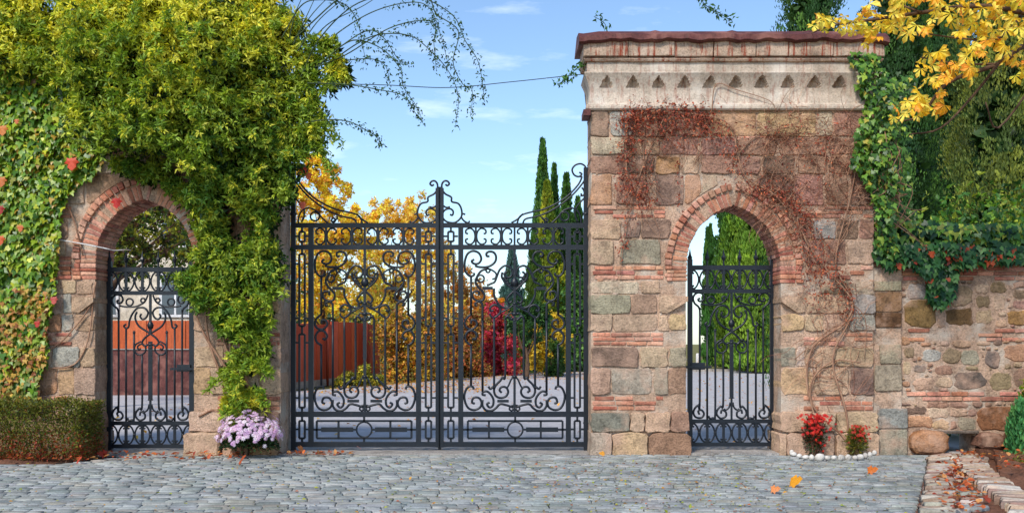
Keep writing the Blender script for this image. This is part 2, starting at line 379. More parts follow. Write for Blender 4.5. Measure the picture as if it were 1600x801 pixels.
# ------------------------------------------------------------------ right gatehouse
AR = Arch(XZ(1146, 0)[0], 73 / 110, XZ(0, 415)[1], XZ(0, 321)[1])
GX0, GX1 = XZ(922, 0)[0], XZ(1366, 0)[0]; GTOP = XZ(0, 172)[1]
gh = thing('stone_gatehouse', 'tall stone and brick gatehouse with carved cornice, standing right of the wide iron gate', 'gatehouse', (GX0, 0, 0))
core('mortar_core', gh, GX0 + .012, GX1 - .012, GTOP + .02, AR, 0.0, .62, M['mortar'])
RG = [(175, 212, [(924, 950, 'D'), (954, 988, 'L'), (992, 1040, 'B'), (1044, 1105, 'B'), (1110, 1180, 'O'), (1184, 1274, 'Y'), (1278, 1300, 'P'), (1304, 1364, 'R')]),
      (216, 241, [(924, 975, 'W'), (981, 1030, 'T'), (1035, 1090, 'R'), (1096, 1150, 'R'), (1155, 1212, 'B'), (1218, 1290, 'R'), (1296, 1364, 'R')]),
      (245, 271, [(924, 975, 'B'), (981, 1020, 'D'), (1026, 1061, 'O'), (1067, 1090, 'T'), (1097, 1145, 'B'), (1151, 1186, 'R'), (1193, 1240, 'D'), (1247, 1290, 'R'), (1297, 1364, 'B')]),
      (274, 319, [(924, 954, 'O'), (963, 1008, 'R'), (1025, 1067, 'D'), (1071, 1094, 'O'), (1099, 1120, 'P'), (1186, 1236, 'D'), (1241, 1285, 'R'), (1291, 1324, 'B'), (1330, 1364, 'D')]),
      (344, 372, [(924, 970, 'T'), (975, 999, 'D'), (1003, 1046, 'D'), (1244, 1268, 'R'), (1272, 1305, 'L'), (1309, 1340, 'D'), (1344, 1364, 'R')]),
      (376, 412, [(924, 957, 'T'), (970, 1031, 'G'), (1256, 1286, 'B'), (1291, 1321, 'B'), (1325, 1364, 'T')]),
      (440, 458, [(924, 998, 'P'), (1003, 1030, 'T'), (1034, 1071, 'P'), (1222, 1262, 'T'), (1281, 1324, 'G'), (1328, 1364, 'P')]),
      (461, 489, [(924, 984, 'G'), (988, 1026, 'B'), (1260, 1320, 'T'), (1328, 1366, 'L')]),
      (492, 516, [(924, 955, 'T'), (959, 1025, 'T'), (1029, 1043, 'T'), (1046, 1071, 'Y'), (1221, 1254, 'Y'), (1258, 1285, 'T'), (1290, 1324, 'T'), (1328, 1366, 'L')]),
      (543, 572, [(924, 996, 'D'), (1001, 1042, 'T'), (1046, 1071, 'G'), (1221, 1243, 'G'), (1246, 1257, 'W'), (1260, 1300, 'T'), (1306, 1364, 'T')]),
      (575, 615, [(924, 953, 'T'), (956, 1018, 'G'), (1023, 1042, 'G'), (1046, 1071, 'B'), (1221, 1268, 'Y'), (1273, 1324, 'T'), (1329, 1364, 'D')]),
      (644, 673, [(924, 982, 'S'), (985, 1005, 'T'), (1009, 1045, 'T'), (1048, 1075, 'B'), (1219, 1275, 'T'), (1281, 1302, 'T'), (1307, 1369, 'T')]),
      (676, 717, [(922, 954, 'W'), (957, 1011, 'Y'), (1014, 1078, 'B'), (1217, 1226, 'T'), (1229, 1300, 'T'), (1305, 1371, 'T')])]
stone_rows(gh, RG, AR, .335, 1073, 1219, ex=(924, 1364))
for a, b in ((322, 341), (415, 437), (519, 540), (618, 641)):
    brick_band(gh, 924, 1040 if b < 500 else 1070, a, b, AR, .335)
    brick_band(gh, 1254 if b < 500 else 1222, 1364, a, b, AR, .335, miss=.3)
brick_band(gh, 975, 1060, 213, 222, miss=.3); brick_band(gh, 1150, 1300, 213, 220, miss=.3)
voussoirs(gh, AR, XZ(0, 437)[1])
def chips(parent, px0, px1, py0, py1, n, Y=0.0, arch=None):
    for _ in range(n):
        x, z = XZ(U(px0, px1), U(py0, py1)); a, b = U(.02, .05), U(.012, .028); o = ellipse(x - a, z - b, x + a, z + b, 8, .2)
        if arch and any(abs(p[0] - q[0]) + abs(p[1] - q[1]) > .002 for p in o for q in (arch.push(p[0], p[1], .34),)): continue
        stone_obj(parent, o, random.choice('TBRPDTO'), Y - .012, Y + .05, .006, .006)
for row_ in RG[:-2]: chips(gh, 926, 1362, row_[0] - 4, row_[0] - 1, 5, 0, AR)
corbel(gh, 1030, 1073, 461, 489, 1); corbel(gh, 1219, 1257, 463, 489, -1)

def loft(name, parent, prof, x0, x1, yb, mat, step=.3, jit=.004, cut=None, smooth=False):
    """moulding that runs round the left side, the front and the right side. prof: [(out, z)...] bottom to top"""
    nx = max(2, int((x1 - x0) / step)); path = [('l', 0)] + [('f', i / nx) for i in range(nx + 1)] + [('r', 0)]
    v = []; f = []; m = len(prof)
    for kind, t in path:
        dz = U(-jit, jit)
        for o, z in prof:
            o2 = o + U(-jit, jit) * .5
            if kind == 'l': v.append((x0 - o2, yb, z))
            elif kind == 'r': v.append((x1 + o2, yb, z))
            else:
                xx = (x0 - o) + (x1 - x0 + 2 * o) * t; oo = o2
                if cut: oo -= cut(xx, z)
                v.append((xx, -oo, z + dz))
    for i in range(len(path) - 1):
        for k in range(m - 1): a = i * m + k; f.append((a, a + m, a + m + 1, a + 1))
    n = len(path); f.append(tuple(i * m + m - 1 for i in range(n))); f.append(tuple(i * m for i in range(n - 1, -1, -1)))
    f.append(tuple(range(m))); f.append(tuple((n - 1) * m + k for k in range(m - 1, -1, -1)))
    return mesh(name, v, f, mat, parent, smooth=smooth)
zz = lambda py: XZ(0, py)[1]
NOTCH = [XZ(x, 0)[0] for x in (948, 988, 1027, 1068, 1109, 1150, 1190, 1230, 1270, 1309)]
def notch(x, z):
    zb, zt = zz(138), zz(120)
    if not zb < z < zt: return 0
    for xn in NOTCH:
        xn += .012 * math.sin(xn * 37); z = z + .006 * math.sin(xn * 53)
        hw = .092 * (1 - ((z - zb) / (zt - zb)) ** 1.5)
        d = abs(x - xn)
        if d < hw: return .05 + .07 * (1 - d / max(hw, .01)) + .02 * ((z - zb) / (zt - zb))
    return 0
FZ = [(.0, zz(174)), (.055, zz(173)), (.07, zz(171)), (.072, zz(168)), (.066, zz(165)), (.035, zz(162))]
for py in np.linspace(160, 118, 24):
    t = (160 - py) / 42; FZ.append((.03 - .018 * math.sin(min(1, t * 2.0) * math.pi * .5) + .085 * max(0, t - .35) ** 1.6 * 1.9, zz(py)))
FZ += [(.10, zz(116.5)), (.095, zz(115.2)), (.045, zz(115))]
loft('carved_frieze', gh, FZ, GX0 + .01, GX1 - .02, .6, M['cornice'], step=.016, jit=.0015, cut=notch)
loft('plain_band', gh, [(.04, zz(115.3)), (.045, zz(112)), (.05, zz(101)), (.045, zz(99))], GX0, GX1, .61, M['cornice'], .25, .005)
loft('moulded_course', gh, [(.03, zz(99.5)), (.085, zz(98)), (.1, zz(95)), (.075, zz(92.5))], GX0, GX1, .62, M['slab'], .2, .006)
x = GX0 - .1                                               # separate rust streaked blocks of the top course
while x < GX1 + .1:
    l = min(U(.4, .66), GX1 + .11 - x)
    if GX1 + .11 - (x + l) < .2: l = GX1 + .11 - x
    o = outline(x + .004, zz(92) + .004, x + l - .004, zz(66) + U(-.01, .01), .08, .006, .2); v, f = pillow(o, -.12 + U(-.008, .008), .66, .01, .004)
    mesh('top_course_block', v, f, M['slab'], gh); x += l
# rusty sheet roof with a drooping, uneven edge
rv = []; rf = []; nx = 60; x0, x1 = GX0 - .17, GX1 + .14
for i in range(nx + 1):
    x = x0 + (x1 - x0) * i / nx; s_ = .012 * math.sin(x * 9) + .01 * math.sin(x * 23 + 1) + U(-.006, .006); seam = .012 if i % 15 == 0 else 0
    e = min(i, nx - i) / 4; e = max(0, 1 - e)
    rv += [(x, -.16, 5.835 + s_ - e * .05), (x, -.2 - seam, 5.86 + s_ - e * .05), (x, -.19 - seam, 5.93 + s_ * .5 - e * .05), (x, -.05 - seam, 6.01 - e * .04 + seam), (x, .34, 6.07 - e * .04 + seam), (x, .84, 5.87)]
for i in range(nx):
    for k in range(5): a = i * 6 + k; rf.append((a, a + 6, a + 7, a + 1))
rf.append(tuple(range(6))); rf.append(tuple(nx * 6 + k for k in range(5, -1, -1)))
rf += [(i * 6 + 5, (i + 1) * 6 + 5, (i + 1) * 6, i * 6) for i in range(nx)]
mesh('metal_roof', rv, rf, M['rust'], gh)
for k, xx in enumerate((GX0 - .03, )):
    mesh('drip_flashing', *boxvf(xx - .07, xx + .03, -.09, .3, zz(182), zz(173)), M['rust'], gh)

# ------------------------------------------------------------------ left gatehouse
AL = Arch(XZ(226, 0)[0], 76 / 110, XZ(0, 405)[1], XZ(0, 312)[1])
LX0, LX1 = -8.6, XZ(440, 0)[0]; LTOP = 5.25
lg = thing('stone_gatehouse', 'ivy-covered stone gatehouse with brick arch, standing left of the wide iron gate', 'gatehouse', (LX1, 0, 0))
core('mortar_core', lg, LX0, LX1 - .012, LTOP, AL, 0.0, .62, M['mortar'])
LR = []
cs = 'TTYRBPOTGTY'
def fillrow(py0, py1, a, b, fixed=()):
    out = list(fixed); x = a
    for fx in sorted(fixed) + [(b, b, None)]:
        while x < fx[0] - 12:
            l = min(U(36, 68), fx[0] - 4 - x)
            if fx[0] - 4 - (x + l) < 18: l = fx[0] - 4 - x
            out.append((x, x + l, random.choice(cs))); x += l + 4
        x = max(x, fx[1] + 4)
    return (py0, py1, out)
LXP = -140
for py0, py1 in ((20, 62), (66, 104), (108, 140), (144, 172), (176, 212), (216, 241), (245, 271), (274, 319)): LR.append(fillrow(py0, py1, LXP, 438))
LR += [fillrow(344, 372, LXP, 110), fillrow(344, 372, 340, 438), fillrow(376, 398, LXP, 106), fillrow(376, 412, 342, 438),
       fillrow(440, 458, LXP, 148, [(98, 118, 'T')]), fillrow(440, 458, 304, 438, [(425, 438, 'G')]),
       fillrow(461, 489, LXP, 112, [(76, 97, 'T'), (99, 112, 'L')]), fillrow(461, 489, 340, 438),
       fillrow(492, 516, LXP, 148, [(76, 96, 'O'), (98, 114, 'L'), (117, 148, 'T')]), fillrow(492, 516, 304, 438, [(304, 340, 'T')]),
       fillrow(543, 572, LXP, 148, [(84, 124, 'L'), (128, 148, 'T')]), fillrow(543, 572, 304, 438, [(304, 348, 'T'), (412, 438, 'T')]),
       fillrow(575, 615, LXP, 148, [(62, 89, 'O'), (92, 115, 'Y'), (118, 148, 'T')]), fillrow(575, 615, 304, 438, [(304, 328, 'Y'), (331, 350, 'T'), (408, 438, 'T')]),
       fillrow(644, 673, LXP, 150, [(120, 150, 'B')]), fillrow(644, 673, 298, 440, [(298, 350, 'T')]),
       fillrow(676, 717, LXP, 150, [(128, 150, 'B')]), fillrow(676, 714, 350, 440)]
stone_rows(lg, LR, AL, .345, 150, 302, ex=(None, 438))
for a, b in ((322, 341), (415, 437), (519, 540), (618, 641)):
    brick_band(lg, 20, 112 if b < 500 else 148, a, b, AL, .345); brick_band(lg, 338 if b < 500 else 304, 438, a, b, AL, .345)
brick_band(lg, 84, 112, 400, 414, AL, .345)
voussoirs(lg, AL, XZ(0, 437)[1], .22, .11)
corbel(lg, 113, 150, 463, 489, 1); corbel(lg, 302, 338, 463, 489, -1)
x0, z1 = XZ(291, 674); x1, z0 = XZ(347, 716); stone_obj(lg, outline(x0, z0, x1, z1, .2, .008), 'T', -.16, .1, .03, .02, 'footing_stone')
mesh('coping', *boxvf(LX0, LX1 + .06, -.07, .69, LTOP, LTOP + .14), M['slab'], lg)

# ------------------------------------------------------------------ low wall on the right, with its drain
WX0, WX1 = GX1 + .004, 9.5; WT = XZ(0, 417)[1]; WY = .09
lw = thing('garden_wall', 'low rubble stone wall with drain opening, running right from the tall gatehouse', 'wall', (WX0, WY, 0))
DX0, DX1, DZ = XZ(1479, 0)[0], XZ(1528, 0)[0], XZ(0, 673)[1]
prof = [(WX0, -.1), (WX0, WT), (WX1, WT), (WX1, -.1), (DX1, -.1), (DX1, DZ), (DX0, DZ), (DX0, -.1)]
n = len(prof); v = [(x, WY, z) for x, z in prof] + [(x, WY + .5, z) for x, z in prof]
mesh('mortar_core', v, [tuple(range(n)), tuple(range(2 * n - 1, n - 1, -1))] + [(i, n + i, n + (i + 1) % n, (i + 1) % n) for i in range(n)], M['mortar'], lw)
def cc(cx, cy): return XZ(1330 + cx / 1.904, 380 + cy / 1.902)
for a, b, c, d, k in ((72, 112, 152, 140, 'G'), (74, 144, 152, 203, (140, 104, 74)), (74, 206, 152, 248, (120, 86, 60)), (88, 300, 150, 358, 'G'), (72, 361, 152, 438, 'G'), (80, 490, 170, 550, 'S'), (82, 553, 170, 632, 'G')):
    x0, z1 = cc(a, b); x1, z0 = cc(c, d); stone_obj(lw, outline(x0, z0, x1, z1, .12, .006), k, WY - .075, WY + .1)
mesh('pilaster_core', *boxvf(WX0 + .002, cc(153, 0)[0], WY - .05, WY + .05, -.05, WT - .01), M['mortar'], lw)
RUB = [(176, 122, 232, 165, 'L'), (165, 168, 258, 250, (150, 116, 74)), (290, 192, 372, 243, (128, 100, 66)), (292, 122, 370, 186, 'V'), (378, 116, 420, 150, 'T'), (380, 155, 422, 190, 'V'), (380, 196, 430, 240, 'T'),
       (424, 114, 470, 145, 'V'), (432, 150, 470, 200, 'T'), (490, 112, 530, 134, 'B'), (492, 137, 530, 164, 'V'), (488, 167, 540, 195, 'B'), (475, 198, 540, 240, (166, 126, 80)), (236, 120, 284, 160, 'B'), (262, 205, 286, 248, 'T'),
       (165, 308, 196, 340, 'V'), (218, 314, 276, 354, 'L'), (282, 312, 334, 358, 'V'), (337, 316, 391, 363, 'G'), (408, 320, 453, 370, 'K'), (465, 300, 540, 350, 'O'), (193, 361, 232, 386, 'K'), (190, 398, 256, 438, 'T'),
       (256, 362, 312, 392, 'R'), (262, 398, 310, 430, 'T'), (314, 380, 410, 436, 'K'), (420, 382, 486, 438, 'V'), (490, 372, 540, 430, 'B'), (398, 332, 404, 340, 'B'), (160, 350, 188, 390, 'T'),
       (235, 472, 298, 488, 'R'), (300, 472, 356, 489, 'B'), (172, 486, 231, 508, 'D'), (234, 491, 299, 520, 'T'), (301, 491, 355, 517, 'T'), (173, 514, 247, 549, 'O'), (249, 523, 301, 553, 'Y'), (303, 532, 322, 552, 'R'),
       (325, 516, 381, 558, 'G'), (384, 489, 540, 557, (140, 94, 58)), (358, 494, 381, 514, 'R'), (545, 470, 640, 556, 'T'), (545, 300, 640, 380, 'B'), (545, 120, 640, 240, 'T'), (545, 385, 640, 464, 'V'), (465, 356, 486, 376, 'V'),
       (174, 554, 289, 628, (172, 124, 86)), (374, 560, 452, 612, (124, 88, 70)), (456, 562, 540, 622, (120, 84, 64)), (545, 560, 640, 640, 'B')]
for a, b, c, d, k in RUB:
    x0, z1 = cc(a, b); x1, z0 = cc(c, d); big = b > 553
    if 295 < b < 440 or big: o = ellipse(x0, z0, x1, z1, 14, .09 if big else .13, 3.4 if big else 3.0)
    else: o = outline(x0, z0, x1, z1, U(.3, .6), .02, .08)
    stone_obj(lw, o, k, WY - (.16 if big else U(.006, .02)), WY + .1, .04 if big else .016, .03 if big else .012)
boxes = []
for a, b, c, d, k in RUB:
    x0, z1 = cc(a, b); x1, z0 = cc(c, d); boxes.append((x0, z0, x1, z1))
nb_ = 0
for t_ in range(6000):
    px, py = U(1414, 1660), U(440, 706); e_ = 1 - t_ / 7500
    if (1470 < px < 1540 and py > 655) or 509 < py < 532 or 409 < (py - 380) * 1.902 + 30 - 30 < 1 or (610 < py < 628) : continue
    x, z = XZ(px, py); a, b = U(.05, .13) * e_, U(.03, .075) * e_; bx_ = (x - a, z - b, x + a, z + b)
    if any(bx_[0] < q[2] + .006 and bx_[2] > q[0] - .006 and bx_[1] < q[3] + .006 and bx_[3] > q[1] - .006 for q in boxes): continue
    boxes.append(bx_); o = ellipse(*bx_, 10, .1, 3.4); stone_obj(lw, o, random.choice('TBOVTYGRDO'), WY - U(.014, .03), WY + .1, .012, .01); nb_ += 1
    if nb_ > 170: break
def cband(a, c, b, d, miss=.15):
    px0, px1, py0, py1 = 1330 + a / 1.904, 1330 + c / 1.904, 380 + b / 1.902, 380 + d / 1.902; brick_band(lw, px0, px1, py0, py1, yf=WY - .015, miss=miss)
cband(155, 640, 66, 110, .1); cband(72, 152, 80, 108, .1); cband(165, 640, 252, 292, .55); cband(72, 152, 440, 488, .1); cband(160, 640, 440, 470, .15)
for px in range(1366, 1700, 34):                       # uneven coping stones along the top
    x0 = XZ(px, 0)[0]; stone_obj(lw, outline(x0, WT - .0, x0 + .3, WT + U(.05, .09), .4, .01), 'B', WY - .03, WY + .53, .015, .01, 'coping_stone')
# lintel over the drain and the crack ledge
x0, z1 = cc(270, 557); x1, z0 = cc(385, 566); stone_obj(lw, outline(x0, z0, x1, z1, .3, .004), 'K', WY - .06, WY + .4, .01, .0, 'lintel')

# ------------------------------------------------------------------ ground, road, paving
def sheet(name, poly, z, mat, kind='structure', parent=None):
    o = mesh(name, [(x, y, z) for x, y in poly], [tuple(range(len(poly)))], mat, parent, None, kind, origin=None); return o
sheet('ground', [(-900, -60), (900, -60), (900, 1500), (-900, 1500)], -.06, M['grass'])
sheet('road', [(-60, .95), (60, .95), (60, 44), (18, 47), (5, 52), (0, 38), (-4, 27), (-6.0, 22), (-9, 17.0), (-60, 17.0)], -.03, M['asphalt'])
sheet('forecourt', [(-12, -30), (12, -30), (12, .1), (-12, .1)], -.02, M['soil'])
CH0, CH1 = Vector((5.9, -.15)), Vector((3.78, -4.7))      # left edge of the gutter
def edge_x(Y): t = (Y - CH0.y) / (CH1.y - CH0.y); return CH0.x + (CH1.x - CH0.x) * t
cob = sheet('cobbled_pavement', [(-10, -13), (edge_x(-13) - .02, -13), (5.9, -.15), (6.0, .03), (-10, .03)], 0.0, M['bed'])
ROOT[cob] = Vector((0, 0, 0))
def sett_template(k):
    n = 10; v = []; f = []
    base = [(-.5, -.5), (0, -.5), (.5, -.5), (.5, 0), (.5, .5), (0, .5), (-.5, .5), (-.5, 0)]; n = 8
    o = [(x * U(.95, 1.0) + U(-.015, .015), y * U(.86, 1.0) + U(-.05, .05)) for x, y in base]
    for x, y in o: v.append((x, y, -.5))
    for x, y in o: v.append((x, y, .5 + U(-.1, .1)))
    for x, y in o: v.append((x * .92, y * .88, .9 + U(-.1, .1)))
    v.append((U(-.1, .1), U(-.1, .1), 1.0))
    for i in range(n): j = (i + 1) % n; f += [(i, j, n + j, n + i), (n + i, n + j, 2 * n + j, 2 * n + i), (2 * n + i, 2 * n + j, 3 * n)]
    return v, f
TPL = [sett_template(k) for k in range(14)]; TME = []
for v, f in TPL:
    me = bpy.data.meshes.new('paving_stone'); me.from_pydata(v, [], f); me.polygons.foreach_set('use_smooth', [True] * len(f)); me.materials.append(M['sett']); TME.append(me)
setts = []; Y = -.06; row = 0
while Y > -11.5:
    d = U(.115, .15); x = -9.6 + U(0, .2)
    xe = edge_x(Y - d / 2)
    while x < xe - .05:
        l = min(U(.15, .31), xe - x)
        if xe - (x + l) < .08: l = xe - x
        # leave the planting soil strip at the left foot of the wall free
        if not (Y > -.95 and x < -5.75 + (Y + .5) * .4): setts.append((x + l / 2, Y - d / 2 + .03 * math.sin(x * .9 + Y) + U(-.01, .01), l - U(.002, .012), d - U(.008, .024)))
        x += l
    Y -= d; row += 1
SC = [(144, 148, 145), (154, 157, 153), (137, 142, 140), (160, 161, 156), (146, 149, 141), (150, 152, 151), (154, 150, 140), (128, 133, 131)]
def vis_key(s_):
    x, y = s_[0], s_[1]; d = y + 14
    inside = (abs(x) / d * 1540 < 800) and (1.6 / d * 1540 < 264)
    return -(s_[2] * s_[3] / d ** 3) if inside else 1
order = sorted(range(len(setts)), key=lambda i: vis_key(setts[i])); top = set(order[:295]); acc = Acc()
for i, (x, y, l, d) in enumerate(setts):
    col = jitcol(random.choice(SC), 5); k = random.randrange(14); zt = U(.024, .034); rz = U(-.02, .02)
    if i in top:
        o = bpy.data.objects.new('paving_stone', TME[k]); COL.objects.link(o); o.parent = cob; o.location = (x, y, 0); o.scale = (l, d, zt); o.rotation_euler = (U(-.03, .03), U(-.03, .03), rz); o.color = lin(col)
    else:
        c, s_ = math.cos(rz), math.sin(rz); acc.add([(x + a * l * c - b * d * s_, y + a * l * s_ + b * d * c, e * zt) for a, b, e in TPL[k][0]], TPL[k][1], col)
acc.build('paving_stones', M['sett_attr'], cob, 'stuff', True)
# threshold strips beneath the gates
for nm, x0, x1, y0, y1, z, lab in (('gate_threshold', LX1 + .01, GX0 - .01, .03, .94, .03, 'long worn concrete threshold beneath the wide double gate'),
                               ('gate_threshold', AR.cx - AR.hw + .015, AR.cx + AR.hw - .015, -.05, .94, .05, 'pale stone step beneath the right pedestrian gate'),
                               ('gate_threshold', AL.cx - AL.hw + .015, AL.cx + AL.hw - .015, -.02, .94, .04, 'grey step beneath the left pedestrian gate')):
    v = []; f = []; n = 24
    for i in range(n + 1):
        x = x0 + (x1 - x0) * i / n; v += [(x, y0 + U(-.015, .015), -.02), (x, y0 + U(-.01, .012), z + U(-.006, .004)), (x, y1, z + U(-.004, .004)), (x, y1, -.02)]
    for i in range(n):
        for k in range(3): a = i * 4 + k; f.append((a, a + 4, a + 5, a + 1))
    f += [(0, 1, 2, 3), (n * 4 + 3, n * 4 + 2, n * 4 + 1, n * 4)]
    tag(mesh(nm, v, f, M['concrete']), lab, 'threshold')

# gutter channel: two kerbs of narrow stones laid crosswise and a leaf-strewn bed
gut = mesh('stone_gutter', [(5.7, -.1, .004), (6.62, -.1, .004), (6.62, 1.2, .004), (5.7, 1.2, .004), (edge_x(-11) - .05, -11, .004), (edge_x(-11) + 1.2, -11, .004)], [(0, 4, 5, 1), (0, 1, 2, 3)], M['soil'], origin=None)
gut['kind'] = 'structure'; ROOT[gut] = Vector((0, 0, 0))
GC = [(180, 154, 132), (168, 142, 122), (194, 176, 156), (154, 134, 118), (178, 168, 154), (150, 122, 104)]
def kerb(pa, pb, wid, n0, ang, hgt):
    a, b = Vector(pa), Vector(pb); ln = (b - a).length; t = 0; dirv = (b - a).normalized(); nor = Vector((-dirv.y, dirv.x))
    while t < ln:
        d = U(.055, .095); c = a + dirv * (t + d / 2)
        for k in range(n0):
            wv = wid / n0; off = (k + .5) * wv - wid / 2 + U(-.02, .02); p = c + nor * off
            o = bpy.data.objects.new('kerb_stone', TME[random.randrange(14)]); COL.objects.link(o); o.parent = gut
            o.location = (p.x, p.y, hgt * .3 + U(-.01, .01)); o.scale = (wv * U(.9, 1.05), d * .95, hgt * U(.7, 1.1)); o.rotation_euler = (U(-.1, .1), U(-.1, .1), ang + U(-.14, .14)); o.color = lin(jitcol(random.choice(GC), 10))
        t += d
kerb((5.93, -.35), (3.93, -4.9), .36, 1, .3, .06); kerb((6.12, -.55), (4.78, -4.9), .36, 1, -.3, .07)
x_ = 0
for i in range(60):
    Y = U(-.6, 1.1) if i < 34 else U(-4.8, -.6); xc = (6.36 if Y > -.4 else edge_x(Y) + .42 + (.1 if Y > -1.2 else 0)); o = bpy.data.objects.new('bed_stone', TME[i % 14]); COL.objects.link(o); o.parent = gut
    o.location = (xc + U(-.2, .2), Y, .01); o.scale = (U(.12, .26), U(.09, .16), U(.02, .05)); o.rotation_euler = (0, 0, U(-.5, .5)); o.color = lin(jitcol(random.choice(SC + GC), 10))
# soil beds (uneven mounds)
def mound(name, poly_fn, x0, x1, y0, y1, h, mat, n=34):
    v = []; f = []
    for j in range(n + 1):
        for i in range(n + 1):
            a, b = i / n, j / n; x = x0 + (x1 - x0) * a; y = y0 + (y1 - y0) * b; x, y = poly_fn(x, y)
            e = min(1, 6 * min(a, 1 - a, b, 1.0)); v.append((x, y, -.01 + h * e * (.6 + .4 * math.sin(x * 5 + y * 3)) + U(0, .02) * e))
    for j in range(n):
        for i in range(n): a = j * (n + 1) + i; f.append((a, a + 1, a + n + 2, a + n + 1))
    return mesh(name, v, f, mat, None, None, 'structure', smooth=True)
mound('soil_bed', lambda x, y: (x + max(0, .0), y), -9.5, -5.75, -1.05, .02, .05, M['soil'])
mound('soil_bed', lambda x, y: (max(x, edge_x(min(y, -.3)) + .88) if y < -.1 else max(x, 6.62), y), 4.6, 10, -6, .1, .12, M['soil'])

# ------------------------------------------------------------------ leaves
T_NARROW = (np.array([(0, 0, 0), (.45, .5, .12), (1, 0, -.1), (.45, -.5, .12)]), np.array([(0, 2, 1), (0, 3, 2)]))
T_OVAL = (np.array([(0, 0, 0), (.3, .42, .1), (.7, .36, .05), (1, 0, -.12), (.7, -.36, .05), (.3, -.42, .1), (.5, 0, 0)]), np.array([(0, 6, 1), (1, 6, 2), (2, 6, 3), (3, 6, 4), (4, 6, 5), (5, 6, 0)]))
T_OBOV = (np.array([(0, 0, 0), (.3, .16, .05), (.72, .5, .03), (1, 0, -.18), (.72, -.5, .03), (.3, -.16, .05), (.55, 0, -.02)]), T_OVAL[1])
T_IVY = (np.array([(0, 0, 0), (-.12, .45, .03), (.35, .55, .0), (.45, .28, .06), (1, 0, -.12), (.45, -.28, .06), (.35, -.55, 0), (-.12, -.45, .03), (.3, 0, .05)]),
         np.array([(0, 8, 1), (1, 8, 2), (2, 8, 3), (3, 8, 4), (4, 8, 5), (5, 8, 6), (6, 8, 7), (7, 8, 0)]))
_mp = [(0, 0)] + [(.1, .12), (-.02, .42), (.2, .34), (.38, .6), (.46, .3), (.72, .34), (1, 0), (.72, -.34), (.46, -.3), (.38, -.6), (.2, -.34), (-.02, -.42), (.1, -.12)]
T_MAPLE = (np.array([(a, b, .08 * math.sin(a * 9) - .1 * a) for a, b in _mp] + [(.3, 0, .06)]), np.array([(i, 14, (i + 1) % 14) for i in range(14)]))
def unit(a): return a / np.maximum(np.linalg.norm(a, axis=1, keepdims=True), 1e-9)
def leaf_arrays(T, base, d, nrm, length, width, cols):
    """one leaf per row: base point, direction, rough normal, length, width ratio"""
    d = unit(d); nrm = unit(nrm - d * (nrm * d).sum(1, keepdims=True) + 1e-6); side = np.cross(nrm, d)
    tv, tf = T; n = len(base); L_ = np.asarray(length).reshape(-1, 1) * np.ones((n, 1)); W_ = L_ * width
    V = base[:, None, :] + tv[None, :, 0:1] * (d * L_)[:, None, :] + tv[None, :, 1:2] * (side * W_)[:, None, :] + tv[None, :, 2:3] * (nrm * L_)[:, None, :]
    F = tf[None] + (np.arange(n) * len(tv))[:, None, None]
    return V.reshape(-1, 3), F.reshape(-1, 3), np.repeat(cols, len(tv), axis=0)
def cols_from(pal, n, jit=.12, w_=None):
    pal = np.array([lin(c)[:3] for c in pal]); idx = RNG.choice(len(pal), n, p=(np.array(w_) / sum(w_)) if w_ is not None else None)
    return np.clip(pal[idx] * (1 + RNG.normal(0, jit, (n, 1))), 0.003, .95)
def rdir(n): return unit(RNG.normal(size=(n, 3)))
def inpoly(x, y, poly):
    c = False; j = len(poly) - 1
    for i in range(len(poly)):
        xi, yi = poly[i]; xj, yj = poly[j]
        if (yi > y) != (yj > y) and x < (xj - xi) * (y - yi) / (yj - yi) + xi: c = not c
        j = i
    return c
def sample_poly(poly, n):
    xs = [p[0] for p in poly]; ys = [p[1] for p in poly]; out = []
    while len(out) < n:
        x, y = U(min(xs), max(xs)), U(min(ys), max(ys))
        if inpoly(x, y, poly): out.append((x, y))
    return out
def sprigs(centers, radii, per, pal_fn, nleaf, length, width, T=T_NARROW, droop=.25, squash=(1, 1, 1), face=(0, -.7, .45)):
    """leaf sprigs over the surface of clumps"""
    C = np.repeat(np.array(centers), per, axis=0); R = np.repeat(np.array(radii), per)
    u = rdir(len(C)); u = unit(u + np.array(face) * .5)
    p = C + u * np.array(squash) * (R * RNG.uniform(.45, 1.3, len(C)))[:, None]
    ax = unit(u * .7 + rdir(len(C)) * .6 + np.array((0, -.15, -droop)))
    base = np.repeat(p, nleaf, axis=0); axn = np.repeat(ax, nleaf, axis=0); m = len(base)
    d = unit(axn * .45 + rdir(m) * .9); nrm = unit(np.repeat(u, nleaf, axis=0) + rdir(m) * .5 + np.array((0, 0, .4)))
    cols = np.repeat(pal_fn(p, np.repeat(np.arange(len(centers)), per)), nleaf, axis=0) * (1 + RNG.normal(0, .15, (m, 1)))
    return leaf_arrays(T, base + d * length * .08, d, nrm, RNG.uniform(.55, 1.35, m) * length, width, np.clip(cols, .003, .95))
def lerpcol(a, b, t): return np.array(lin(a)[:3]) * (1 - t[:, None]) + np.array(lin(b)[:3]) * t[:, None]

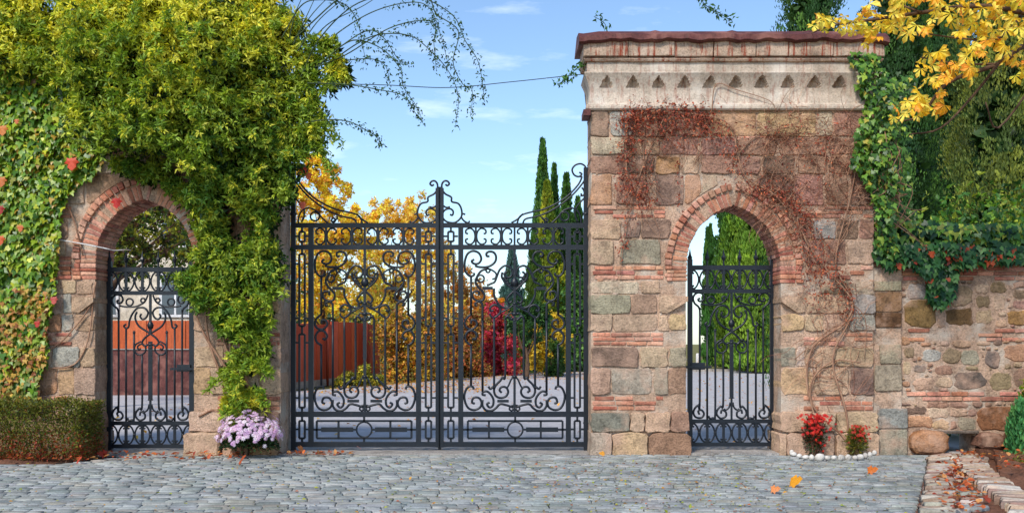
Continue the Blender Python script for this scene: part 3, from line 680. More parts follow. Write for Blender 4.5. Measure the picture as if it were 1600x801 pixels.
# ---- big green-yellow climber on the left gatehouse
cl = thing('climbing_shrub', 'huge green and yellow climbing shrub smothering the top of the left gatehouse', 'climber', tuple(P(385, 712, -.2)))
MASS = [(-30, -30), (440, -30), (450, 30), (466, 70), (506, 100), (500, 150), (486, 190), (470, 235), (448, 270), (430, 300), (426, 400), (418, 440), (406, 470), (392, 500), (348, 505), (328, 480),
        (296, 465), (283, 420), (292, 370), (285, 330), (240, 300), (215, 285), (190, 262), (150, 240), (128, 200), (105, 150), (85, 110), (-30, 90)]
LOW = [(340, 490), (415, 480), (408, 560), (402, 600), (412, 640), (438, 648), (425, 662), (375, 664), (345, 640), (352, 600), (345, 540)]
cen = []; rad = []
for x, y in sample_poly(MASS, 380):
    dist = min(1, max(0, (470 - x) / 160)) * min(1, max(0, (y + 60) / 100)) * min(1, max(0, (380 - y) / 150)) ; dist = max(.12, dist) if x > 110 else .15
    Yc = -.22 - dist * U(.1, .75); cen.append(tuple(P(x, y, Yc))); rad.append(U(.11, .27))
for x, y in sample_poly(LOW, 27): cen.append(tuple(P(x, y, U(-.26, -.1)))); rad.append(U(.05, .12))
for x, y in [(524, 112), (528, 98), (520, 130), (492, 205), (484, 225), (444, 305), (440, 285), (535, 120), (515, 70), (300, 452), (310, 470), (455, 40)]: cen.append(tuple(P(x, y, U(-.5, -.3)))); rad.append(U(.06, .11))
keep = [i for i, c in enumerate(cen) if not (math.hypot(*(a - b for a, b in zip((c[0], c[2]), XZ(226, 400)))) < 1.3 + rad[i] * 1.1 and c[2] > 2.0 and c[0] < XZ(322, 0)[0])]
cen = [cen[i] for i in keep]; rad = [rad[i] for i in keep]
for x, y in [(206, 262), (232, 276), (268, 290), (290, 306), (246, 268), (185, 258), (318, 330), (316, 360), (314, 400), (308, 425), (304, 445), (290, 440), (296, 455)]: cen.append(tuple(P(x, y, U(-.35, -.2)))); rad.append(U(.08, .14))
toneK = RNG.uniform(0, 1, len(cen))
def clpal(p, k):
    z = p[:, 2]; t = np.clip((z - 4.2) / 2.0, 0, 1) * .5 + toneK[k] * .40 + RNG.uniform(-.3, .3, len(p)); t = np.clip(t, 0, 1)  # yellower with height: leaf colour and sunlight on the top both painted in
    lo = np.clip((1.6 - z) / .8, 0, 1) * .45; t = np.clip(t + lo, 0, 1)
    c = lerpcol((90, 130, 44), (188, 200, 66), np.clip(t * 1.6, 0, 1)); c2 = lerpcol((188, 200, 66), (252, 236, 84), np.clip(t * 1.8 - .8, 0, 1))
    return np.where((t > .5)[:, None], c2, c)
V, F, C = sprigs(cen, rad, 62, clpal, 6, .078, .34)
fast_mesh('foliage', V, F, C, M['leaf'], cl, 'stuff')
tc_, tr_ = [], []
for x, y in sample_poly(MASS, 150) + [(U(460, 505), U(60, 250)) for _ in range(26)] + [(U(300, 440), U(440, 510)) for _ in range(16)] + [(U(340, 425), U(500, 640)) for _ in range(20)]:
    if (x - 226) ** 2 + (y - 400) ** 2 < 160 ** 2: continue
    d0 = min(1, max(0, (470 - x) / 160)) * min(1, max(0, (y + 60) / 100)) * min(1, max(0, (380 - y) / 150)); q = P(x, y, -.3 - (max(.12, d0) if x > 110 else .15) * .85); dr = Vector((U(-.5, .5) + (.5 if x > 440 else 0), -U(.1, .6), U(-.6, .7))); pp = [q]
    for k in range(int(U(4, 9))): q = q + dr * .05; dr.z -= .16; pp.append(q.copy())
    add_tube('shoot', pp, .004, M['cane'], cl, 3)
    for q in pp: tc_.append(tuple(q)); tr_.append(.03)
sK = RNG.uniform(.2, .9, len(tc_))
V, F, C = sprigs(tc_, tr_, 2, lambda p, k: np.where((sK[k] > .8)[:, None], lerpcol((176, 196, 62), (226, 220, 80), sK[k]), lerpcol((80, 122, 40), (176, 196, 62), sK[k])), 5, .08, .34)
fast_mesh('trailing_leaves', V, F, C, M['leaf'], cl, 'stuff')
inner = sprigs([(c[0], c[1] + .18, c[2]) for c in cen], [r * 1.1 for r in rad], 22, lambda p, k: cols_from([(34, 62, 26), (48, 76, 28)], len(p)), 4, .1, .4)  # inner leaves coloured darker: shade of the gaps put into the colour
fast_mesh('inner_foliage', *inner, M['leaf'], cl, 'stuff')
for pts in ([(372, 712), (374, 660), (366, 600), (350, 570), (318, 520), (304, 480), (300, 440)], [(378, 712), (372, 650), (360, 560), (362, 480), (372, 400), (360, 300)], [(384, 710), (382, 640), (372, 580), (352, 540), (340, 470), (330, 400)],
            [(380, 700), (392, 640), (380, 560), (384, 500), (400, 420), (410, 340)], [(368, 712), (350, 660), (338, 640), (310, 650)], [(376, 700), (364, 620), (335, 560), (322, 500), (330, 440)]):
    add_tube('stem', catmull([P(x, y, U(-.14, -.06)) for x, y in pts], 4), lambda t: .028 * (1 - .6 * t), M['stem'], cl, 6)
# ---- arching canes over the gate
cn = thing('arching_canes', 'long thin leafy canes arching from the left climber into the blue sky', 'climber', tuple(P(480, 120, -.4)))
CANES = [([(470, 120), (500, 60), (560, 5), (640, -8), (705, 22), (727, 64), (746, 94), (754, 130), (757, 160)], .35),
         ([(480, 130), (532, 86), (585, 56), (640, 56), (675, 82), (701, 112), (716, 150), (712, 197)], .3),
         ([(500, 100), (540, 68), (566, 64), (600, 79), (626, 109), (630, 135), (652, 168), (661, 193)], .25),
         ([(486, 190), (514, 187), (545, 190), (570, 202), (588, 214), (597, 229)], .2),
         ([(480, 110), (540, 86), (607, 45), (660, 32), (680, 40), (678, 67), (682, 112)], .35),
         ([(460, 60), (560, -20), (660, -10), (682, 22), (716, 49), (708, 97), (722, 130), (738, 142), (735, 182)], .3),
         ([(500, 120), (520, 100), (570, 92), (600, 100), (610, 130)], .2), ([(480, 130), (540, 132), (590, 140), (630, 150), (650, 178)], .15),
         ([(455, 70), (490, 20), (530, -20)], .9), ([(465, 80), (500, 30), (560, -20)], .9), ([(470, 90), (510, 40), (570, 8), (610, -20)], .8), ([(452, 60), (462, 20), (480, -20)], .9), ([(458, 70), (478, 28), (500, -20)], .9),
         ([(482, 100), (520, 58), (580, 20), (640, 4), (672, 14), (690, 60), (700, 100)], .4), ([(440, 60), (470, 10), (500, 0), (540, 8), (560, 40), (572, 100)], .5), ([(480, 120), (530, 75), (575, 48), (600, 60), (622, 92), (640, 100)], .3)]
bb, dd, nn_, cL = [], [], [], []
for pts, st in CANES:
    Y0 = U(-.7, -.3); Q = catmull([P(x, y, Y0 + U(-.04, .04) - i * .03) for i, (x, y) in enumerate(pts)], 8)
    add_tube('cane', Q, lambda t: .009 * (1 - .75 * t) + .0012, M['cane'], cn, 5)
    for i in range(int(len(Q) * st), len(Q)):
        for k in range(int(U(3, 6))):
            q = Q[i] + Vector((U(-.05, .05), U(-.05, .05), U(-.05, .05))); bb.append(q); dd.append((U(-1, 1), U(-1, 1), U(-1.2, .3))); nn_.append((U(-1, 1), -1, U(-.2, 1)))
V, F, C = leaf_arrays(T_NARROW, np.array(bb), np.array(dd), np.array(nn_), RNG.uniform(.035, .065, len(bb)), .42, cols_from([(52, 84, 44), (72, 104, 48), (40, 66, 40)], len(bb)))
fast_mesh('leaves', V, F, C, M['leaf'], cn, 'stuff')
# ---- overhead wire
tag(add_tube('overhead_wire', catmull([P(470, 130, -.1), P(600, 133, .1), P(700, 137, .2), P(800, 128, .2), P(912, 116, .2)], 8), .006, M['iron'], n=5), 'thin dark wire strung between the two gatehouses above the gate', 'wire')

# ---- ivy
def ivy(name, label, poly, n, pal, Yr=(-.12, -.04), size=.085, w_=None, parent=None, lx=None, extra=None):
    root = parent or thing(name, label, 'ivy', tuple(P(lx[0], lx[1], -.05)))
    pts = sample_poly(poly, n) + (extra or []); cl_ = [(U(-60, 1700), U(0, 720)) for _ in range(600)]
    bs = np.array([tuple(P(x, y, U(*Yr) - (.06 * math.sin(x * .09) * math.sin(y * .07)))) for x, y in pts]); m = len(bs)
    d = unit(np.column_stack([RNG.normal(0, .35, m), RNG.uniform(-.5, -.1, m), RNG.uniform(-1, -.4, m)])); nr = unit(np.column_stack([RNG.normal(0, .35, m), np.full(m, -1.0), RNG.uniform(.1, .8, m)]))
    V, F, C = leaf_arrays(T_IVY, bs, d, nr, RNG.uniform(.7, 1.25, m) * size, .85, cols_from(pal, m, .18, w_)); fast_mesh('foliage', V, F, C, M['leaf_gloss'], root, 'stuff'); return root
IV1 = [(-40, 80), (60, 95), (120, 130), (140, 200), (170, 230), (150, 270), (118, 290), (95, 330), (88, 400), (85, 470), (70, 520), (75, 560), (55, 600), (60, 640), (-40, 640)]
iv = ivy('ivy', 'light green ivy carpeting the wall at the far left edge, above the clipped hedge', IV1, 6800, [(100, 138, 34), (136, 160, 40), (66, 104, 30), (170, 172, 48), (176, 140, 50)], w_=[3, 3, 2, 1.4, .5], lx=(20, 700), Yr=(-.16, -.03), size=.095)
IV1b = [(-40, 450), (80, 450), (70, 560), (60, 640), (-40, 640)]
bs = sample_poly(IV1b, 900); arr = np.array([tuple(P(x, y, U(-.2, -.1))) for x, y in bs]); m = len(arr)
fast_mesh('autumn_foliage', *leaf_arrays(T_IVY, arr, np.column_stack([RNG.normal(0, .4, m), RNG.uniform(-.5, 0, m), RNG.uniform(-1, -.2, m)]), np.column_stack([RNG.normal(0, .3, m), -np.ones(m), RNG.uniform(0, .8, m)]), RNG.uniform(.05, .085, m), .85, cols_from([(190, 130, 60), (150, 90, 50), (200, 160, 70), (140, 140, 60)], m)), M['leaf'], iv, 'stuff')
def big_leaf(name, parent, p, size, col, T=T_MAPLE, d=(0.1, -.3, -1), nr=(0, -1, .4)):
    V, F, C = leaf_arrays(T, np.array([tuple(p)]), np.array([d], dtype=float), np.array([nr], dtype=float), [size], .9, np.array([lin(col)[:3]])); return fast_mesh(name, V, F, C, M['leaf'], parent)
for x, y, s_, c in ((112, 250, .2, (226, 84, 50)), (4, 200, .16, (220, 130, 60)), (2, 280, .16, (214, 120, 60)), (0, 325, .14, (170, 40, 36)), (0, 372, .15, (224, 100, 50)), (84, 467, .12, (200, 90, 80)), (32, 356, .1, (214, 110, 60)), (50, 96, .09, (190, 70, 40)),
                    (58, 505, .1, (200, 60, 50)), (26, 190, .08, (210, 110, 60))):
    big_leaf('red_leaf', iv, P(x, y - 4, -.22), s_, c)
for x, y, s_, c in ((182, 312, .16, (214, 52, 44)), (474, 262, .13, (232, 90, 70)), (482, 272, .12, (236, 110, 70)), (472, 318, .12, (236, 110, 80)), (100, 95, .08, (190, 60, 40))): big_leaf('red_leaf', cl, P(x, y - 3, -.2), s_, c)
for pts in ([(10, 630), (20, 500), (8, 350), (30, 200), (20, 120)], [(60, 640), (66, 560), (100, 530), (140, 480), (150, 440)], [(80, 575), (110, 572), (128, 555), (140, 520), (146, 470)], [(60, 170), (70, 260), (110, 330), (130, 400)]):
    add_tube('stem', catmull([P(x, y, -.05) for x, y in pts], 5), .011, M['stem'], iv, 5)
# pale dry stem across the left arch
tag(add_tube('dead_stem', catmull([P(x, y, Y) for x, y, Y in ((60, 368, -.05), (90, 374, -.1), (130, 381, -.12), (165, 388, -.1), (178, 391, .0), (195, 390, .1), (205, 391, .2))], 6), lambda t: .011 * (1 - .5 * t), M['paint_white'], n=5), 'pale bare stem crossing in front of the left brick arch', 'stem')

# ---- dry red creeper on the right gatehouse
cr = thing('dry_creeper', 'dry leafless creeper with rust-red dead leaves clinging round the right arch', 'creeper', tuple(P(1325, 712, -.08)))
MAIN = [[(1300, 712), (1288, 680), (1268, 640), (1268, 600), (1282, 575), (1312, 563), (1345, 566)], [(1335, 712), (1316, 680), (1280, 645), (1262, 600), (1270, 540), (1320, 505), (1330, 470), (1300, 430), (1268, 390), (1246, 350), (1210, 305), (1168, 280), (1150, 240), (1140, 195), (1080, 178), (1000, 178), (978, 205), (978, 260), (985, 300)],
        [(1330, 712), (1322, 640), (1300, 560), (1336, 480), (1306, 410), (1330, 310), (1345, 225)], [(1010, 180), (1006, 240), (1010, 300), (1020, 332)], [(1040, 180), (1005, 260), (985, 330), (972, 400), (970, 430)],
        [(1150, 245), (1180, 215), (1230, 200), (1290, 205), (1350, 250)], [(1150, 290), (1190, 318), (1240, 322), (1290, 322)], [(1300, 400), (1330, 330), (1300, 260), (1310, 190)], [(1240, 560), (1290, 520), (1318, 500)], [(1330, 470), (1354, 500), (1352, 560)],
        [(1110, 178), (1120, 130), (1150, 140), (1200, 158), (1215, 176)], [(1280, 420), (1262, 400), (1240, 300), (1260, 220), (1330, 190)]]
for k, pts in enumerate(MAIN):
    add_tube('stem', catmull([P(x + U(-2, 2), y + U(-2, 2), U(-.09, -.05)) for x, y in pts], 5), (lambda t: .017 * (1 - .5 * t)) if k < 3 else (lambda t: .008 * (1 - .5 * t)), M['stem'], cr, 5)
tw = Acc()
def twig(x, y, n, st, a):
    pts = []
    for i in range(n):
        pts.append(P(x, y, U(-.09, -.045))); a += U(-.7, .7); x += math.cos(a) * st; y += math.sin(a) * st
    v, f = tube(catmull(pts, 2), lambda t: .0045 * (1 - .6 * t), 3); tw.add(v, f, random.choice([(150, 96, 74), (178, 126, 98), (120, 72, 58), (196, 150, 120)]))
for _ in range(330):
    x, y = U(1185, 1362), U(182, 350); twig(x, y, int(U(4, 9)), U(7, 15), U(0, 6.3))
for _ in range(120):
    t = U(0, 1); x = 1230 + 95 * t + U(-35, 35); y = 330 + 170 * t + U(-30, 30); twig(x, y, int(U(4, 8)), U(6, 13), U(.4, 2.2))
for _ in range(110):
    x, y = U(972, 1110), U(178, 250); twig(x, y, int(U(3, 8)), U(6, 12), U(0, 6.3))
for _ in range(50):
    x, y = U(1262, 1350), U(480, 640); twig(x, y, int(U(4, 8)), U(8, 16), U(0, 6.3))
for _ in range(40):
    x, y = U(975, 1025), U(240, 340); twig(x, y, int(U(3, 8)), U(6, 12), U(1, 2.2))
tw.build('twigs', M['stone_attr'], cr, 'stuff')
LP = [([(972, 190), (1000, 176), (1060, 174), (1112, 184)], 13, 1900), ([(1060, 196), (1000, 200), (978, 230), (975, 300)], 14, 1000), ([(1040, 196), (1110, 205)], 18, 600), ([(1100, 184), (1140, 215), (1150, 260)], 14, 500), ([(975, 280), (990, 300), (1014, 318)], 16, 500), ([(1150, 275), (1190, 300), (1240, 325), (1262, 350)], 15, 620),
      ([(1255, 340), (1270, 380), (1290, 425), (1318, 455)], 17, 600), ([(1190, 290), (1235, 300), (1250, 330)], 12, 400), ([(1300, 430), (1325, 470), (1318, 500)], 8, 260), ([(1220, 250), (1330, 270)], 35, 500), ([(1180, 200), (1350, 220)], 25, 420), ([(985, 320), (972, 400)], 8, 150), ([(1010, 230), (1015, 330)], 6, 160), ([(1060, 240), (1060, 330)], 4, 80), ([(1265, 400), (1280, 470)], 16, 300)]
bs = []
for pts, wd, n in LP:
    for _ in range(int(n * (.44 if wd < 20 else .3))):
        i = random.randrange(len(pts) - 1); t = U(0, 1); a, b = pts[i], pts[i + 1]; bs.append(tuple(P(a[0] + (b[0] - a[0]) * t + random.gauss(0, wd * .75), a[1] + (b[1] - a[1]) * t + random.gauss(0, wd * .75), U(-.13, -.04))))
m = len(bs); V, F, C = leaf_arrays(T_NARROW, np.array(bs), np.column_stack([RNG.normal(0, .5, m), RNG.uniform(-.6, .2, m), RNG.uniform(-1, .1, m)]), rdir(m) + np.array((0, -.8, .3)), RNG.uniform(.03, .06, m), .45, cols_from([(158, 74, 52), (128, 58, 46), (186, 96, 64), (106, 62, 52), (210, 124, 84)], m, .2, [3, 3, 2, 2, 1]))
fast_mesh('dead_leaves', V, F, C, M['leaf'], cr, 'stuff')
# ---- ivy hanging on the right corner of the gatehouse and over the low wall
G5 = [(66, 106, 38), (100, 138, 48), (48, 82, 34), (140, 164, 60), (180, 166, 70)]
iv2 = ivy('ivy', 'green ivy hanging down the right corner of the tall gatehouse', [(1330, 80), (1372, 84), (1392, 130), (1400, 220), (1398, 300), (1402, 400), (1372, 400), (1368, 330), (1352, 282), (1330, 262), (1336, 216), (1352, 160), (1336, 130), (1348, 110), (1328, 100)], 900, G5, lx=(1385, 700), Yr=(-.22, -.05), size=.085, w_=[3, 3, 2, 1, .6])
ivs = [(x + U(-6, 6), y + U(-8, 8)) for x, y in [(1330, 90), (1334, 105), (1342, 145), (1345, 135), (1290, 188), (1288, 196), (1340, 240), (1345, 330), (1350, 318)] for _ in range(12)]
ivy(None, None, [(1366, 100), (1430, 120), (1420, 260), (1440, 400), (1372, 412)], 600, G5, parent=iv2, Yr=(.2, .9), size=.08, w_=[3, 3, 3, 1, .5], extra=ivs)
for k in range(16):
    x, y = U(1350, 1400), U(190, 260); add_tube('stem', catmull([P(x + i * U(-8, 12), y + i * U(14, 26), U(-.2, .1)) for i in range(7)], 4), .006, M['stem'], iv2, 4)
iv3 = ivy('ivy', 'dark ivy trailing along the top of the low rubble wall', [(1366, 378), (1420, 384), (1480, 380), (1540, 386), (1660, 384), (1660, 410), (1560, 408), (1500, 416), (1486, 470), (1470, 480), (1452, 472), (1448, 430), (1420, 412), (1390, 418), (1366, 400)], 1500, [(30, 66, 36), (60, 104, 52), (96, 136, 70), (170, 74, 40), (44, 80, 40)], lx=(1480, 420), Yr=(-.1, .02), size=.1, w_=[3, 3, 1.5, .7, 2])
ivy(None, None, [(1366, 340), (1500, 350), (1660, 350), (1660, 400), (1366, 400)], 2600, [(30, 66, 36), (54, 94, 40), (96, 136, 50), (150, 160, 60), (44, 80, 40)], parent=iv3, Yr=(.15, .8), size=.11)
for x, y, c in ((1455, 392, (196, 84, 40)), (1430, 402, (170, 60, 40)), (1480, 396, (186, 70, 40)), (1550, 404, (190, 90, 50)), (1404, 410, (186, 80, 44))): big_leaf('red_leaf', iv3, P(x, y, -.1), .11, c)
# loose sprigs reaching into the sky at the cornice
for lab, pts, cluster in (('small green sprig sticking out left of the cornice corner', [(918, 96), (900, 108), (886, 122), (872, 132)], 10), ('green sprig hanging from the top edge above the gatehouse roof', [(1085, -20), (1100, 6), (1120, 18), (1145, 34)], 12), ('tiny sprig rising above the left end of the rusty roof', [(950, 52), (944, 36), (928, 26)], 4)):
    sp = thing('leafy_sprig', lab, 'sprig', tuple(P(pts[0][0], pts[0][1], .1))); Q = catmull([P(x, y, .05) for x, y in pts], 6); add_tube('stem', Q, .005, M['cane'], sp, 4)
    b_ = np.array([tuple(q + Vector((U(-.05, .05), U(-.05, .05), U(-.05, .05)))) for q in Q for _ in range(cluster // 3 + 1)]); m = len(b_)
    fast_mesh('leaves', *leaf_arrays(T_NARROW, b_, rdir(m) + np.array((0, 0, -.3)), rdir(m), RNG.uniform(.06, .1, m), .4, cols_from([(60, 100, 50), (84, 124, 56)], m)), M['leaf'], sp, 'stuff')

# ------------------------------------------------------------------ wrought iron gates
GY = .5; PY = .42
def bar2(parent, a, b, wpx, Y, mat=None, name='bar', dep=None):
    s = 1540 / (14 + Y); r = wpx * 1.2 / s / 2; pa, pb = P(a[0], a[1], Y), P(b[0], b[1], Y); dep = dep or r
    if abs(a[0] - b[0]) < abs(a[1] - b[1]): v, f = boxvf(min(pa.x, pb.x) - r, max(pa.x, pb.x) + r, Y - dep, Y + dep, min(pa.z, pb.z), max(pa.z, pb.z))
    else: v, f = boxvf(min(pa.x, pb.x), max(pa.x, pb.x), Y - dep, Y + dep, min(pa.z, pb.z) - r, max(pa.z, pb.z) + r)
    return mesh(name, v, f, mat or M['iron'], parent)
def scroll(parent, pts, Y, r=.0145, name='scroll', close=False):
    Q = catmull([P(x, y, Y) for x, y in pts], 5) if not close else [P(x, y, Y) for x, y in pts]
    return add_tube(name, Q, max(r, .0132), M['iron'], parent, 6, close)
def ring(parent, cx, cy, r, Y, t=.011): scroll(parent, [(cx + r * math.cos(a), cy + r * math.sin(a)) for a in np.linspace(0, 2 * math.pi, 20, endpoint=False)], Y, t, 'ring', True)
def blob(parent, cx, cy, rx, ry, Y, name='boss'):
    v = []; f = []; s = 1540 / (14 + Y); n = 8; rings_ = ((-1, .05), (-.55, .75), (0, 1), (.5, .7), (1, .05)); c = P(cx, cy, Y)
    for h, k in rings_:
        for i in range(n): a = 2 * math.pi * i / n; v.append((c.x + math.cos(a) * rx * k / s, c.y + math.sin(a) * rx * k / s * .8, c.z + h * ry / s))
    for j in range(4):
        for i in range(n): f.append((j * n + i, j * n + (i + 1) % n, (j + 1) * n + (i + 1) % n, (j + 1) * n + i))
    mesh(name, v, f, M['iron'], parent, smooth=True)
def spike(parent, cx, y0, y1, w_, Y):
    s = 1540 / (14 + Y); v = []; f = []; n = 6; a0, a1 = P(cx, y1, Y), P(cx, y0, Y); h = a1.z - a0.z
    for t, k in ((0, .55), (.3, .5), (.38, 1.0), (.5, 1.25), (.62, .7), (1, .06)):
        for i in range(n): a = 2 * math.pi * i / n; v.append((a0.x + math.cos(a) * w_ * k / s / 2, Y + math.sin(a) * w_ * k / s / 2, a0.z + h * t))
    for j in range(5):
        for i in range(n): f.append((j * n + i, j * n + (i + 1) % n, (j + 1) * n + (i + 1) % n, (j + 1) * n + i))
    mesh('spike', v, f, M['iron'], parent)
def main_leaf(root, mx_, post):
    """draws the left leaf in photo pixels, mx_ maps x (identity or mirror)"""
    m = lambda pts: [(mx_(x), y) for x, y in pts]
    B = lambda a, b, w_, nm='bar', dep=None: bar2(root, *m([a, b]), w_, GY, name=nm, dep=dep)
    Sc = lambda pts, r=.017: scroll(root, m(pts), GY, r)
    def both(pts, r=.017): Sc(pts, r); Sc([(1140 - x, y) for x, y in pts], r)
    B((458.5, 262), (458.5, 712), 6, 'stile', .03); B((486, 350), (486, 697), 6.5, 'stile', .028); B((654, 350), (654, 697), 6.5, 'stile', .028); B((683.2, 294), (683.2, 698), 4.2, 'stile', .03)
    for y, h in ((352, 6), (386, 6), (646.5, 7), (693.5, 6.5)): B((456, y), (684.5, y), h, 'rail', .024)
    for cx in (472, 669.5):                                  # greek key side panels
        hw = 4.3; l, r_ = cx - 11, cx + 11.5
        for y0, y1, ys in ((362, 377, (369,)), (397, 509, (412, 497)), (522, 636, (535, 621)), (657, 684, (670,))):
            B((cx - hw, y0), (cx - hw, y1), 2.6); B((cx + hw, y0), (cx + hw, y1), 2.6); B((cx - hw, y0), (cx + hw, y0), 2.6); B((cx - hw, y1), (cx + hw, y1), 2.6)
            for y in ys: B((l, y), (cx - hw, y), 2.4); B((cx + hw, y), (r_, y), 2.4)
        for y0, y1 in ((355, 362), (377, 383), (389, 397), (509, 522), (636, 643), (650, 657), (684, 690)): B((cx, y0), (cx, y1), 2.6)
    for V_ in (509.5, 549.5, 590.5, 630.5):                 # frieze of C scrolls
        B((V_, 355), (V_, 383), 2.6)
        for s_ in (1, -1): Sc([(V_ + s_ * a, b) for a, b in ((12, 365), (15.5, 364), (15, 359), (8.5, 356.5), (3, 361), (1.2, 369), (3, 377), (8.5, 381.5), (15, 379), (15.5, 374), (12, 373))], .010)
    B((570, 355), (570, 383), 2.6)
    both([(507, 405), (503, 408), (507, 412), (514, 411), (518, 404), (514, 395), (505, 392), (497, 396), (493, 405), (492, 415), (494, 425), (500, 431), (506, 430), (507, 426)])
    both([(531, 400), (527, 400), (526, 396), (530, 393), (537, 394), (541, 400), (540, 408), (534, 414), (526, 417), (515, 417), (508, 415)])
    both([(526, 420), (518, 423), (512, 431), (509, 440), (513, 448), (520, 455), (523, 461), (521, 468), (515, 470), (507, 467), (504, 460), (508, 455), (514, 456), (514, 461)])
    both([(524, 419), (533, 421), (541, 427), (540, 434), (535, 436)], .010)
    for c in ((517, 435, 5.5), (528.5, 422.5, 3)):
        ring(root, mx_(c[0]), c[1], c[2], GY, .009); ring(root, mx_(1140 - c[0]), c[1], c[2], GY, .009)
    both([(527, 446), (533, 443), (539, 440), (543, 430), (547, 421), (555, 415), (564, 418), (567, 425), (564, 432), (557, 433), (554, 428), (558, 424)], .016)
    both([(551, 425), (550, 432), (554, 439), (562, 447), (570, 454), (578, 461), (582, 468), (578, 473), (574, 470)])
    both([(538, 450), (538, 460), (542, 470), (548, 478), (556, 481), (561, 478), (559, 474)])
    for s_ in (-1, 1):
        a, b = 570 + s_ * 34, 570 + s_ * 50; B((min(a, b), 450), (max(a, b), 450), 4, 'boss_bar')
        for k in range(4): Sc([(570 + s_ * (17 - k * 2), 432 + k * 4), (570 + s_ * (12 - k * 2.5), 437 + k * 3.2)], .006)
    both([(512, 476), (509, 477), (509, 473), (514, 471), (519, 474), (520, 480), (520, 500)])
    both([(537, 484), (533, 486), (532, 481), (538, 476), (546, 479), (548, 487), (543, 493), (538, 496)]); both([(531, 489), (533, 494), (538, 497)], .009)
    both([(548, 488), (556, 484), (563, 480), (570, 474)], .008)
    both([(502, 431), (502, 492)]); both([(502, 538), (502, 602)]); both([(520, 498), (520, 612)]); both([(538, 495), (538, 598), (536, 604), (532, 607), (529, 603)])
    both([(503, 490), (495, 497), (492, 505), (496, 512.5), (504, 514), (511, 508), (509.5, 501), (503, 500), (502, 506)])
    both([(504, 528), (508, 530), (511, 524), (506, 517), (498, 517), (493, 525), (495, 534), (502, 539)])
    both([(567, 500), (563, 497), (559, 493), (556, 498), (555.5, 506), (555.5, 585), (551, 589), (548, 594), (542, 600), (538, 608), (540, 617), (547, 621), (556, 619), (560, 612), (557, 605), (550, 604), (546.5, 609), (550, 613)])
    both([(506, 608), (505, 604), (500, 603), (495, 607), (491.6, 617), (493, 628), (498, 637), (507, 640), (516, 636), (518.5, 628), (514, 621), (506, 621), (503.5, 628), (508, 630)])
    both([(525, 617), (520, 616), (521, 612), (527, 611), (533, 616), (537, 624), (536, 633), (531, 636), (527, 631), (531, 628)]); both([(520, 624), (520, 633), (525, 640), (534, 641), (541, 637), (547, 631), (556, 632), (568, 636)])
    for s_ in (-1, 1): B((570 + s_ * 18 - 9, 626), (570 + s_ * 18 + 9, 626), 3.6, 'boss_bar')
    both([(570, 632), (564, 634), (562, 639), (566, 641), (568, 638)], .009); both([(570, 588), (565, 592), (561, 601), (558, 606)], .009); both([(570, 492), (564, 489), (560, 493), (563, 498), (567, 496)], .014)
    B((570, 389), (570, 643), 3.2); B((570, 500), (570, 560), 4.4, 'bar', .017)
    for cy, rx, ry in ((404, 3.4, 2.2), (441, 6.5, 9), (428, 3, 5), (474, 4, 3), (490, 5, 4), (588, 4.5, 3), (500, 4, 2)): blob(root, mx_(570), cy, rx, ry, GY)
    # bottom panel
    for a, b in (((495, 657), (643, 657)), ((495, 684), (643, 684)), ((495, 657), (495, 684)), ((643, 657), (643, 684)), ((529, 657), (529, 684)), ((610, 657), (610, 684)), ((489, 670.5), (503, 670.5)), ((635, 670.5), (651, 670.5)), ((569, 650), (569, 658)), ((569, 683), (569, 690)), ((551, 670.5), (557, 670.5)), ((581, 670.5), (587, 670.5))): B(a, b, 2.6)
    B((502, 670.5), (552, 670.5), 6, 'panel_bar', .012); B((586, 670.5), (636, 670.5), 6, 'panel_bar', .012); ring(root, mx_(569), 670.5, 12, GY, .013)
    # crest: sweep at the outer side and half of the centre crest, traced on the right leaf (mirror = 1373 - x)
    R = lambda pts, r=.0125: Sc([(1373 - x, y) for x, y in pts], r)
    R([(904, 269), (908, 272), (903, 276), (896, 273), (893, 265), (898, 258), (907, 256), (914, 261), (915, 270), (914, 278), (908, 288), (894, 304), (876, 319), (856, 331), (838, 338), (823, 341), (818, 344), (816, 349)])
    R([(905, 276), (908, 277), (902, 289), (886, 306), (868, 318), (848, 327), (830, 331), (816, 335), (810, 340), (807, 349)]); R([(816, 334), (808, 342), (798, 348)], .010)
    R([(860, 349), (870, 340), (878, 330), (890, 325), (900, 328), (906, 338), (907, 349)], .010); R([(914, 307), (904, 318), (898, 328), (898, 338), (902, 347)], .010); R([(908, 293), (911, 297), (912, 303), (908, 306), (907, 302)], .008)
    ring(root, mx_(1373 - 881), 338, 7, GY, .009); ring(root, mx_(1373 - 852), 344, 3, GY, .008); R([(845, 338), (848, 343), (854, 347)], .008)
    R([(695, 288), (698, 290), (701, 287), (698, 283), (693, 283), (689.5, 288), (690, 296), (695, 303), (704, 308), (705, 315), (715, 318), (720, 327), (720, 338), (713, 346), (705, 348), (695, 345), (690, 337), (693.6, 328.5), (702, 326), (707, 330), (706, 336), (702, 335)], .014)
    R([(690, 320), (696, 324), (702, 323)], .009); R([(726, 335), (722, 334), (720, 339), (724, 345), (730, 348), (733, 345)], .009)
    blob(root, mx_(458.5), 352 - 18, 6, 4, GY, 'hinge'); blob(root, mx_(458.5), 660, 5, 4, GY, 'hinge')
g1 = thing('iron_gate_leaf', 'left leaf of the wide black wrought iron double gate', 'gate', tuple(P(458, 712, GY)), 'leaves of the wide double gate')
main_leaf(g1, lambda x: x, 0)
bar2(g1, (687, 292), (687, 702), 4, GY + .05, name='meeting_bar', dep=.02)
g2 = thing('iron_gate_leaf', 'right leaf of the wide black wrought iron double gate', 'gate', tuple(P(915, 712, GY)), 'leaves of the wide double gate')
main_leaf(g2, lambda x: 1374 - x, 0)
